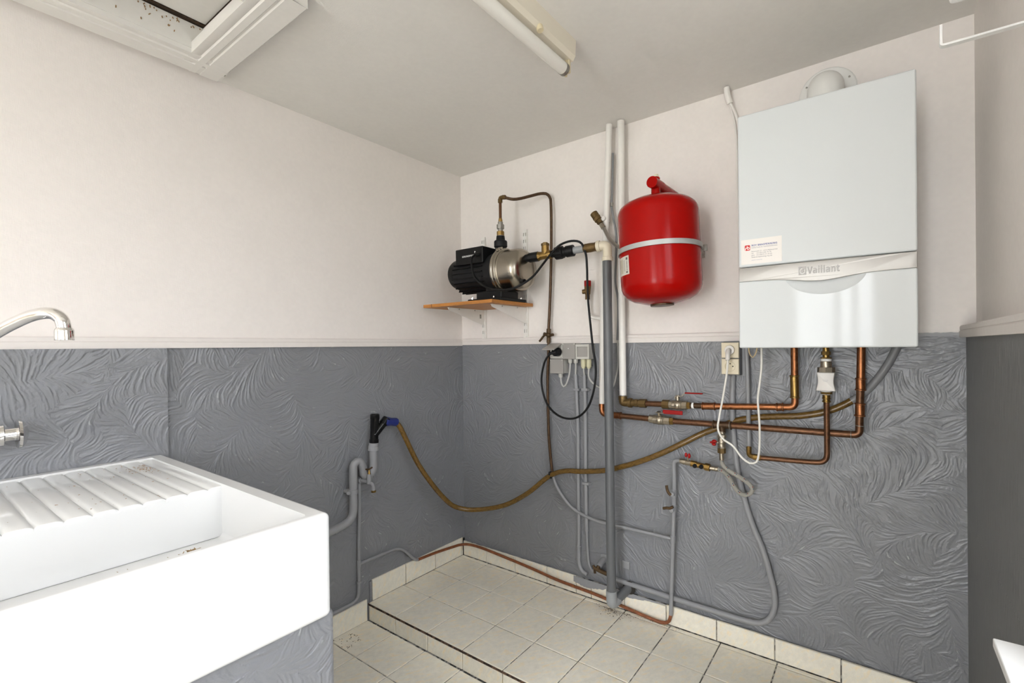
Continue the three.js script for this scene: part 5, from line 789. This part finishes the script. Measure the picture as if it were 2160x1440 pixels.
// ------------------------------------------------------------------ sink
{
  const X0 = 0.023, X1 = 0.958, Z0 = 1.335, Z1 = 2.25, Y0 = 0.592, Y1 = 0.7955;
  const pl = thing('sink_plinth', 'grey textured masonry plinth under the white sink', 'plinth');
  part(pl, 'masonry', rbx(0.0225, 0.936, -0.0745, Y0, 1.316, 2.26, 0.012, 3), M.relief);
  const t = thing('laundry_sink', 'big white ceramic laundry sink with ribbed draining board', 'sink');
  const ev = new Evaluator();
  const outer = new Brush(rbx(X0, X1, Y0, Y1, Z0, Z1, 0.012, 4)), basin = new Brush(rbx(0.530, 0.940, 0.668, 0.95, 1.372, Z1 - 0.04, 0.012, 4)), rec = new Brush(rbx(0.060, 0.600, 0.772, 0.95, 1.372, Z1 - 0.04, 0.008, 3));
  [outer, basin, rec].forEach((b) => b.updateMatrixWorld());
  let r = ev.evaluate(outer, basin, SUBTRACTION); r = ev.evaluate(r, rec, SUBTRACTION);
  const g = r.geometry; for (const k of Object.keys(g.attributes)) if (!['position', 'normal', 'uv'].includes(k)) g.deleteAttribute(k); g.clearGroups();
  part(t, 'sink_body', g, M.ceramic);
  // ribbed drainer: humps across z, running along x
  const zs = 1.368, ze = Z1 - 0.03, pts = [[zs, 0.672]]; for (let z = zs; z <= ze + 1e-6; z += 0.0025) { const u = ((z - 1.3995) / 0.0405) % 1, v = (u + 1) % 1, k = Math.abs(v - 0.5) * 2; pts.push([z, 0.7865 - 0.0075 * Math.pow(k, 5)]); } pts.push([ze, 0.672]);
  const rib = extrude(pts, 0.494, 0.004); rib.applyMatrix4(new THREE.Matrix4().makeBasis(V(0, 0, 1), V(0, 1, 0), V(1, 0, 0))); rib.translate(0.0545 - 0.004, 0, 0);
  const ip = rib.index ? rib.toNonIndexed() : rib, q = ip.attributes.position; for (let i = 0; i < q.count; i += 3) { const a = [q.getX(i), q.getY(i), q.getZ(i)]; q.setXYZ(i, q.getX(i + 1), q.getY(i + 1), q.getZ(i + 1)); q.setXYZ(i + 1, ...a); } ip.computeVertexNormals();
  part(t, 'drainer', creased(ip, 0.7), M.ceramic, 'ribbed white draining board');
  part(t, 'waste', mg([lathe([[0.052, 0], [0.0535, 0.002], [0.050, 0.0035], [0.045, 0.0022], [0.030, 0.0008], [0, 0.0004]], [0.668, 0.668, 1.618], [0, 1, 0], 32)]), M.galv, 'dull metal waste in the basin');
  // dirt
  { const fb = []; seed = 404; const put = (x, y, z, q) => { const f = new THREE.BoxGeometry(q * rr(0.6, 2.2), q * 0.5, q * rr(0.5, 1)); f.rotateY(rr(0, 3.14)); f.translate(x, y + q * 0.2, z); fb.push(metricUV(f)); };
    for (let i = 0; i < 150; i++) { const u = (rnd() + rnd() + rnd()) / 1.5 - 1; put(0.935 + u * 0.13, 0.0008, 0.045 + rnd() * rnd() * 0.07, rr(0.0008, 0.0026)); }
    for (let i = 0; i < 60; i++) put(rr(1.0, 1.2), 0.0008, 0.03 + rnd() * rnd() * 0.03, rr(0.0006, 0.0018));
    for (let i = 0; i < 46; i++) put(rr(0.02, 0.12), -0.0742, 0.70 + rnd() * 0.08, rr(0.0008, 0.0030));
    const d = single('floor_dirt', mg(fb), S({ color: col(0.10, 0.075, 0.045), roughness: 0.95 }), 'dark crumbs of dirt on the tiles round the pipe hole', 'dirt'); d.userData.kind = 'stuff'; }
  seed = 2024; const bits = [], flake = (x, y, z, s) => { const f = new THREE.BoxGeometry(s * rr(0.6, 2.6), s * 0.35, s * 0.5); f.rotateY(rr(0, 3.14)); f.rotateZ(rr(-0.2, 0.2)); f.translate(x, y, z); bits.push(metricUV(f)); };
  for (let i = 0; i < 150; i++) { const u = rnd(), near = i < 85; const x = near ? 0.16 + 0.10 * (rnd() + rnd() - 1) + 0.03 : rr(0.08, 0.53), z = near ? 1.425 + 0.035 * (rnd() + rnd() - 1) : 1.40 + 0.33 * Math.pow(rnd(), 1.4); const k = Math.abs((((z - 1.3995) / 0.0405) % 1 + 1) % 1 - 0.5) * 2; flake(x, 0.7908 - 0.0075 * Math.pow(k, 5), z, near ? rr(0.0008, 0.0020) : rr(0.0009, 0.0024)); }
  for (let i = 0; i < 40; i++) { const x = 0.13 + i * 0.0028 + rr(-0.004, 0.004); flake(x, 0.7838, 1.4395 + rr(-0.0015, 0.0015), rr(0.0008, 0.0020)); }
  for (let i = 0; i < 14; i++) flake(rr(0.57, 0.64), 0.6685, rr(1.42, 1.60), rr(0.0008, 0.0018));
  const dirt = single('dirt_crumbs', mg(bits), M.debris, 'scattered brown crumbs and wood bits on the draining board', 'dirt'); dirt.userData.kind = 'stuff';
  const clump = []; for (let i = 0; i < 34; i++) { const a = rr(0, 6.283), R = rr(0, 0.022), L = rr(0.006, 0.018), f = new THREE.BoxGeometry(L, 0.0008, 0.0014); f.rotateZ(rr(-0.4, 0.4)); f.rotateY(rr(0, 3.14)); f.translate(0.600 + R * Math.cos(a) * 0.7, 0.670 + rnd() * 0.007 * (1 - R / 0.024), 1.452 + R * Math.sin(a) * 1.2); clump.push(metricUV(f)); }
  const lc = single('dry_leaf_clump', mg(clump), S({ color: col(0.33, 0.22, 0.11), roughness: 0.9 }), 'small clump of dry brown leaves in the sink basin', 'leaves'); lc.userData.kind = 'stuff';

  const f = thing('wall_mixer_tap', 'chrome mixer tap with long curved spout over the sink', 'tap');
  part(f, 'body', mg([cyl([0.105, 0.915, 1.685], [0.105, 0.915, 1.905], 0.024, 24), cyl([0.105, 0.915, 1.795], [0.120, 1.0, 1.795], 0.020, 20)]), M.chrome);
  for (const z of [1.725, 1.865]) part(f, 'wall_leg', mg([cyl([0.022, 0.915, z], [0.030, 0.915, z], 0.034, 24), cyl([0.022, 0.915, z], [0.105, 0.915, z], 0.014, 18)]), M.chrome);
  part(f, 'spout', tube([[0.116, 0.97, 1.795], [0.121, 1.010, 1.795], [0.145, 1.050, 1.795], [0.205, 1.095, 1.765], [0.275, 1.142, 1.718], [0.325, 1.176, 1.682], [0.365, 1.196, 1.652], [0.393, 1.198, 1.631], [0.408, 1.186, 1.620], [0.412, 1.168, 1.6165], [0.4125, 1.150, 1.616]], 0.0125, 0, 32, 0.003), M.chrome);
  part(f, 'aerator', lathe([[0, 0], [0.0155, 0], [0.0162, 0.001], [0.0162, 0.020], [0.0150, 0.024], [0.0125, 0.027], [0, 0.027]], [0.4125, 1.1405, 1.616], [0, 1, 0], 24), M.chrome);
  for (const s of [-1, 1]) {
    const zc = 1.795 + s * 0.11, h = part(f, 'valve_bonnet', mg([cyl([0.105, 0.915, zc], [0.105, 0.915, zc + s * 0.012], 0.027, 24), cyl([0.105, 0.915, zc + s * 0.01], [0.105, 0.915, zc + s * 0.038], 0.0165, 20)]), M.chrome);
    part(h, 'handle', lathe([[0, 0.016], [0.010, 0.0155], [0.026, 0.011], [0.036, 0.003], [0.0375, -0.003], [0.035, -0.004], [0.020, 0.001], [0.014, 0.001], [0, 0.001]], [0.105, 0.915, zc + s * 0.038], [0, 0, s], 32), M.chrome, 'domed chrome handle');
  }
}

// ------------------------------------------------------------------ put every thing's origin at its base, then hand over
scene.updateMatrixWorld(true);
for (const o of [...scene.children]) {
  if (o.isLight || o.isCamera || (!o.isGroup && !o.isMesh)) continue;
  const b = new THREE.Box3().setFromObject(o), c = b.getCenter(V());
  if (!isFinite(c.x)) continue;
  const base = V(c.x, b.min.y, c.z).sub(o.position);
  if (o.isGroup) o.children.forEach((k) => k.position.sub(base)); else o.geometry.translate(-base.x, -base.y, -base.z);
  o.position.add(base);
}
scene.add(camera);
renderer.render(scene, camera);
